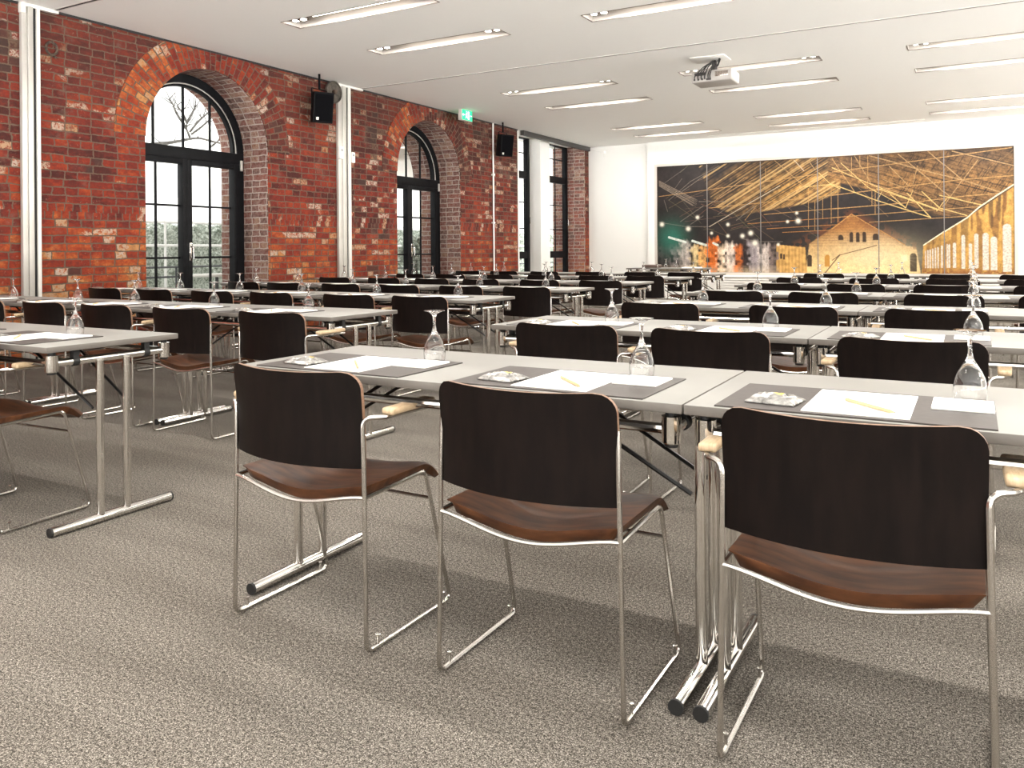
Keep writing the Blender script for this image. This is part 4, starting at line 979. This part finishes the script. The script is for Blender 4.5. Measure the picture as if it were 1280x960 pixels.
        sub[:] = sub*(1-a[..., None])+lin(c)*a[..., None]*(.75+.4*n3[lo_y:hi_y, lo_x:hi_x, None])+lin(c)*a[..., None]*.05
    for k in range(46):     # tangle of thin bars on the left
        x, y = rg.uniform(.01, .46), rg.uniform(.03, .62); an = rg.choice([-.6, -.5, .5, -.1, 1.2])+rg.normal(0, .12); l = rg.uniform(.03, .11)
        line(x, y, x+l, y+l*an*2.9, 1, (120+rg.randint(50), 105+rg.randint(30), 88), .55)
    for k in range(30):
        x, y = rg.uniform(.30, .50), rg.uniform(.05, .42); l = rg.uniform(.04, .10); line(x, y, x+l, y-l*1.75, 1.5, (28, 22, 22), .8)
    for k in range(26):
        x, y = rg.uniform(.60, .97), rg.uniform(.04, .40); l = rg.uniform(.02, .07); line(x, y, x+l, y+l*rg.choice([1.3, -2.6, 3.0]), 1.5, (150, 116, 74), .6)
    for x0, y0, x1, y1, wd, c, al in MSG: line(x0, y0, x1, y1, wd, col[c], al)
    for p, q in zip(MFA, MFA[1:]): line(*p, *q, 7-9*(MFA[0][0]-p[0]), (250, 238, 206), .95)
    line(*MDM[2], *MDM[3], 4, (206, 150, 84)); line(MDM[3][0], MDM[3][1], .735, .765, 4, (196, 142, 80))
    for p, q in zip(MCR, MCR[1:]): line(*p, *q, 4, (84, 50, 34))
    line(MCR[0][0]-.02, 1.0, *MCR[1], 7, (70, 42, 30), .8)
    x0, y0, x1, y1 = MBM
    for k in range(14):
        o = (k-7)*.004; line(x0, y0+o, x1+rg.uniform(-.02, 0), y1+o*1.3, 2, (186, 166, 146), .28)
    gx, gy = MGR; mixin(np.exp(-(((S-gx)*22)**2+((T-gy)*7)**2))*.75, lin((52, 132, 112)))
    for x0, y0, x1, y1 in MGS: line(x0, y0, x1, y1, 16, (236, 246, 236), .95)
    for x, y, r in MSP:
        d2 = ((S-x)*GW)**2+((T-y)*GH)**2; mixin(np.clip(np.exp(-d2/(r*1.1)**2)*1.5, 0, 1), lin((252, 244, 226)))
    x, y = MST; dx, dy = (S-x)*GW, (T-y)*GH; d = np.hypot(dx, dy); an = np.arctan2(dy, dx)
    mixin(np.clip(np.exp(-(d/7)**2)*1.6+np.exp(-d/14)*.55*(.45+.55*np.cos(an*8)**8), 0, 1), lin((255, 240, 190)))
    mixin(np.clip((.06-abs(T-.02)*2.0), 0, .06)*8*.0, lin((0, 0, 0)))
    # grade: a little extra grain
    return np.clip(im*(.62+.14*n3)[..., None], .002, .85)
IM = paint_mural()
m, nt, p = newmat('mural_print'); at = nt.nodes.new('ShaderNodeAttribute'); at.attribute_name = 'print'; nt.links.new(at.outputs['Color'], p.inputs['Base Color']); p.inputs['Roughness'].default_value = .5; p.inputs['Specular IOR Level'].default_value = .3
M['print'] = m
t = thing('wall_mural', 'wide mural of a ruined golden-lit hall, on six boards', 'mural', ((MX0+MX1)/2, YE-.06, MZ0))
MW, MH = MX1-MX0, MZ1-MZ0; GH_, GW_ = IM.shape[:2]; nb = GW_//6
for k in range(6):
    sub = IM[:, k*nb:(k+1)*nb]; nx, nz = nb, GH_
    x0 = -MW/2+k*MW/6+.006; x1 = -MW/2+(k+1)*MW/6-.006
    X = np.linspace(x0, x1, nx+1); Z = np.linspace(MH-.004, .004, nz+1)
    V = np.empty((nz+1, nx+1, 3)); V[..., 0] = X[None, :]; V[..., 1] = .022; V[..., 2] = Z[:, None]
    idx = np.arange((nz+1)*(nx+1)).reshape(nz+1, nx+1)
    Fq = np.stack([idx[:-1, :-1], idx[1:, :-1], idx[1:, 1:], idx[:-1, 1:]], -1).reshape(-1, 4)
    me = bpy.data.meshes.new('mural_board'); nv0 = (nz+1)*(nx+1)
    me.vertices.add(nv0+4); me.vertices.foreach_set('co', np.concatenate([V.reshape(-1, 3), np.array([(x0,.045,MH-.004),(x1,.045,MH-.004),(x1,.045,.004),(x0,.045,.004)])]).ravel())
    nf = len(Fq); me.loops.add(nf*4+4); me.polygons.add(nf+1)
    me.loops.foreach_set('vertex_index', np.concatenate([Fq.ravel(), [nv0, nv0+1, nv0+2, nv0+3]]).astype(np.int32)); me.polygons.foreach_set('loop_start', np.arange(nf+1, dtype=np.int32)*4)
    me.update(calc_edges=True)
    ca = me.color_attributes.new('print', 'FLOAT_COLOR', 'CORNER'); cc = np.ones((nf+1, 4, 4), np.float32); cc[:nf, :, :3] = sub.reshape(-1, 1, 3); ca.data.foreach_set('color', cc.ravel())
    me.materials.append(M['print']); link(bpy.data.objects.new('mural_board', me), t)
b = NB(); box(b, -MW/2, MW/2, .046, .10, 0, MH); finish('backing', b, M['seam'], t)
for k in range(1, 6):
    b = NB(); x = -MW/2+k*MW/6; box(b, x-.008, x+.008, .018, .046, .0, MH); finish('joint_strip', b, M['seam'], t)
b = NB()
for q in ((-MW/2-bw, -MW/2, -bw, MH+bw), (MW/2, MW/2+bw, -bw, MH+bw)): box(b, q[0], q[1], .005, .09, q[2], q[3])
box(b, -MW/2, MW/2, .005, .09, MH, MH+bw); box(b, -MW/2, MW/2, .005, .09, -bw, 0)
finish('frame', b, M['trough'], t, smooth=0)


# ------------------------------------------------------------------ outside
bm = NB(); box(bm, -40, XO, -12, 34, -.2, -.1); struct(finish('ground', bm, M['snow'], smooth=0))
rs = np.random.RandomState(3)
def hedge(x0, x1, y0, y1, z1, n, label):
    c = np.stack([rs.uniform(x0, x1, n), rs.uniform(y0, y1, n), rs.uniform(-.05, z1, n)], 1)
    keep = (c[:, 0] > x1-.25) | (c[:, 2] > z1-.2); c = c[keep]; c[:, 2] += rs.normal(0, .03, len(c))
    a = rs.normal(0, .034, (len(c), 3)); b2 = rs.normal(0, .034, (len(c), 3))
    V = np.stack([c-a, c-b2, c+a, c+b2], 1).reshape(-1, 3)
    X0, X1, Z1 = x0+.1, x1-.14, z1-.12; nq = len(V)      # twiggy core behind the leaves
    V = np.concatenate([V, [(X1,y0,-.1),(X1,y1,-.1),(X1,y1,Z1),(X1,y0,Z1),(X0,y0,Z1),(X0,y1,Z1)]])
    me = bpy.data.meshes.new('hedge'); me.from_pydata(V.tolist(), [], [tuple(range(4*k, 4*k+4)) for k in range(len(c))]+[(nq, nq+1, nq+2, nq+3), (nq+3, nq+2, nq+5, nq+4)]); me.materials.append(M['leaf'])
    o = bpy.data.objects.new('hedge', me); C.objects.link(o); o['kind'] = 'stuff'; tag(o, label, 'hedge')
hedge(-14.1, -12.7, 4, 26, 1.62, 60000, 'clipped hedge of small leaves behind the outdoor railing')
t = thing('garden_railing', 'pale horizontal garden railing in front of the hedge outside', 'railing', (0, 0, 0))
for z, m_, r in ((1.62, 'railw', .022), (1.22, 'railw', .022)):
    b = NB(); tube(b, [(-12., 3, z), (-12., 26, z)], r, 8); finish('rail', b, M[m_], t)
for k in range(9):
    b = NB(); tube(b, [(-12., 4+k*2.6, -.1), (-12., 4+k*2.6, 1.65)], .022, 8); finish('post', b, M['railw'], t)
t = thing('terrace_railing', 'dark two-bar terrace railing just outside the arched doors', 'railing', (0, 0, 0))
for z in (.727, .876):
    b = NB(); tube(b, [(-10.7, 2, z), (-10.7, 22, z)], .015, 8); finish('rail', b, M['raild'], t)
for k in range(8):
    b = NB(); tube(b, [(-10.7, 3.2+k*2.6, -.1), (-10.7, 3.2+k*2.6, .876)], .017, 8); finish('post', b, M['raild'], t)
def tree(x, y, h, seed, label, spread=.55, r0=.16):
    rg = random.Random(seed); b = NB()
    def grow(p, d, l, r, dep):
        pts = [p]; q = p.copy(); dd = d.copy()
        for k in range(4):
            dd = (dd + Vector((rg.uniform(-.28,.28), rg.uniform(-.28,.28), rg.uniform(-.12,.2)))).normalized(); q = q+dd*l/4; pts.append(q.copy())
        tube(b, pts, [r*(1-.11*k) for k in range(5)], 5, caps=False)
        if dep == 0: return
        for k in range(3 if dep > 2 else 2+(rg.random() < .5)):
            s = pts[-1] if k < 2 else pts[2+rg.randint(0, 1)]
            nd = (dd + Vector((rg.uniform(-1,1), rg.uniform(-1,1), rg.uniform(-.3,.7)))*spread*1.5).normalized()
            grow(s, nd, l*rg.uniform(.62,.82), r*.58, dep-1)
    grow(Vector((0, 0, -.1)), Vector((0, 0, 1)), h*.34, r0, 5)
    o = finish('bare_tree', b, M['bark'], loc=(x, y, 0)); tag(o, label, 'tree', 'bare trees outside')
LIMB = {'limb' : [(9.412, 2.992), (10.077, 3.137), (10.519, 3.231), (11.081, 3.389), (11.414, 3.363)] , 't2' : [(11.081, 3.389), (12.202, 3.282), (12.874, 3.387)] , 'knob' : [(10.909, 3.369), (10.817, 3.548), (10.856, 3.71)] , 'b1' : [(10.835, 3.518), (10.579, 3.828), (10.508, 4.004), (10.347, 4.071)] , 'b2' : [(10.855, 3.631), (10.726, 3.85), (10.617, 3.958)] , 'b3' : [(10.91, 3.48), (11.142, 3.749), (11.339, 3.905), (11.42, 4.014)] , 'b4' : [(10.947, 3.437), (11.219, 3.631), (11.418, 3.818), (11.682, 3.986)] , 'b5' : [(10.855, 3.679), (10.99, 3.887), (11.048, 4.007)] , 'b6' : [(11.412, 3.233), (11.615, 3.386), (11.781, 3.537)] , }
b = NB()
rg = random.Random(2)
for k, pts in LIMB.items():
    r0 = .07 if k == 'limb' else .03
    P_ = [Vector((-16.7, y*1.24, z*1.24-.265)) for y, z in pts]; P_ = round_pts(P_, .25, 4); tube(b, P_, [r0*(1-.75*q/len(P_)) for q in range(len(P_))], 6)
    for q in range(6 if k != 'limb' else 3):
        a = P_[rg.randint(len(P_)//3, len(P_)-1)]; d = Vector((rg.uniform(-.3,.3), rg.uniform(-.8,.8), rg.uniform(.1,1))).normalized(); l = rg.uniform(.25,.6)
        m_ = a+d*l*.5; e = m_+(d+Vector((0, rg.uniform(-.7,.7), rg.uniform(-.2,.6)))).normalized()*l*.5; tube(b, [a, m_, e], [.014,.009,.004], 4)
tube(b, [(-16.7, 10.9, -.1), (-16.7, 11.1, 2.2), (-16.7, LIMB['limb'][0][0]*1.24, LIMB['limb'][0][1]*1.24-.265)], [.2,.16,.08], 8)
tag(finish('bare_tree', b, M['bark']), 'gnarled pollarded bare tree limb seen through the nearer fanlight', 'tree', 'bare trees outside')
tree(-24, 21, 6.5, 8, 'slender bare tree farther back, behind the right door leaf', .5, .05)
tree(-28, 44, 7, 5, 'bare tree far beyond the farther arched door', .5, .12)
t = thing('garden_building', 'pale rendered house faint beyond the hedge', 'building', (-36, 29.5, -.1))
b = NB(); box(b, -3, 3, -6, 5.5, 0, 7.5, .02); finish('wall', b, M['facade'], t)
for k in range(3):
    for z in (1.2, 3.8):
        b = NB(); box(b, 3.0, 3.04, -4+k*3, -2.9+k*3, z, z+1.5); finish('window', b, M['winglass'], t)
# clipped round bush in a pot beyond the second door
t = thing('potted_bush', 'round clipped bush in a grey pot outside the farther door', 'plant', (-10.2, 13.95, -.1))
b = NB(); lathe(b, [(0,0), (.17,0), (.24,.62), (.26,.62), (.26,.66), (.21,.66), (.20,.58), (0,.58)], 18); finish('pot', b, M['iron'], t)
c = rs.normal(0, 1, (2600, 3)); c /= np.linalg.norm(c, axis=1)[:, None]; c = c*rs.uniform(.26, .36, (2600, 1))+np.array([0, 0, 1.15])
a = rs.normal(0, .022, (2600, 3)); b2 = rs.normal(0, .022, (2600, 3)); V = np.stack([c-a, c-b2, c+a, c+b2], 1).reshape(-1, 3)
me = bpy.data.meshes.new('foliage'); me.from_pydata(V.tolist(), [], [tuple(range(4*k, 4*k+4)) for k in range(2600)]); me.materials.append(M['leaf']); link(bpy.data.objects.new('foliage', me), t)
b = NB(); tube(b, [(0,0,.58), (0,0,1.1)], .02, 8); finish('stem', b, M['bark'], t)
# bistro tables on the terrace
for k, (x, y) in enumerate(((-9.8, 6.6), (-9.8, 8.4))):
    t = thing('bistro_table', ['round grey cafe table outside the left door leaf', 'round grey cafe table outside the right door leaf'][k], 'table', (x, y, -.1))
    b = NB(); lathe(b, [(0,.84), (.36,.84), (.37,.86), (.36,.88), (0,.88)], 28); finish('tabletop', b, M['alu'], t)
    b = NB(); lathe(b, [(0,0), (.22,0), (.22,.02), (.025,.04), (.025,.84), (0,.84)], 16); finish('pedestal', b, M['raild'], t)

# ------------------------------------------------------------------ world, camera, view
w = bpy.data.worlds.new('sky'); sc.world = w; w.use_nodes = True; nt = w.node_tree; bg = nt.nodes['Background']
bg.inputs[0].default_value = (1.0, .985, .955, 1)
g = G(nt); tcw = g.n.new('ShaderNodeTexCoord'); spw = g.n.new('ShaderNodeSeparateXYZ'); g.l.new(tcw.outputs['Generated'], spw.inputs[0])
g.l.new(g.sstep(spw.outputs[2], -.06, .02, 13.0, 1.25), bg.inputs[1])      # overcast sky; bright lower half added to throw light onto the ceiling
cam = bpy.data.cameras.new('camera'); co = bpy.data.objects.new('camera', cam); C.objects.link(co); sc.camera = co
cam.sensor_width = 36; cam.lens = 36*F0/1280; cam.shift_x = 0; cam.shift_y = -(480-CY)/1280; cam.clip_end = 200
m3 = Matrix((vr, vu, -vf)).transposed(); co.matrix_world = Matrix.Translation((0, 0, CH)) @ m3.to_4x4()
vs = sc.view_settings; vs.view_transform = 'Standard'; vs.look = 'None'; vs.gamma = 1; vs.use_curve_mapping = False; vs.exposure = 0.72
sc.display_settings.display_device = 'sRGB'
cy = sc.cycles; cy.max_bounces = 10; cy.diffuse_bounces = 5; cy.glossy_bounces = 5; cy.transmission_bounces = 8; cy.transparent_max_bounces = 12
cy.caustics_reflective = False; cy.caustics_refractive = False; cy.sample_clamp_indirect = 6; cy.blur_glossy = .3
cy.use_denoising = True
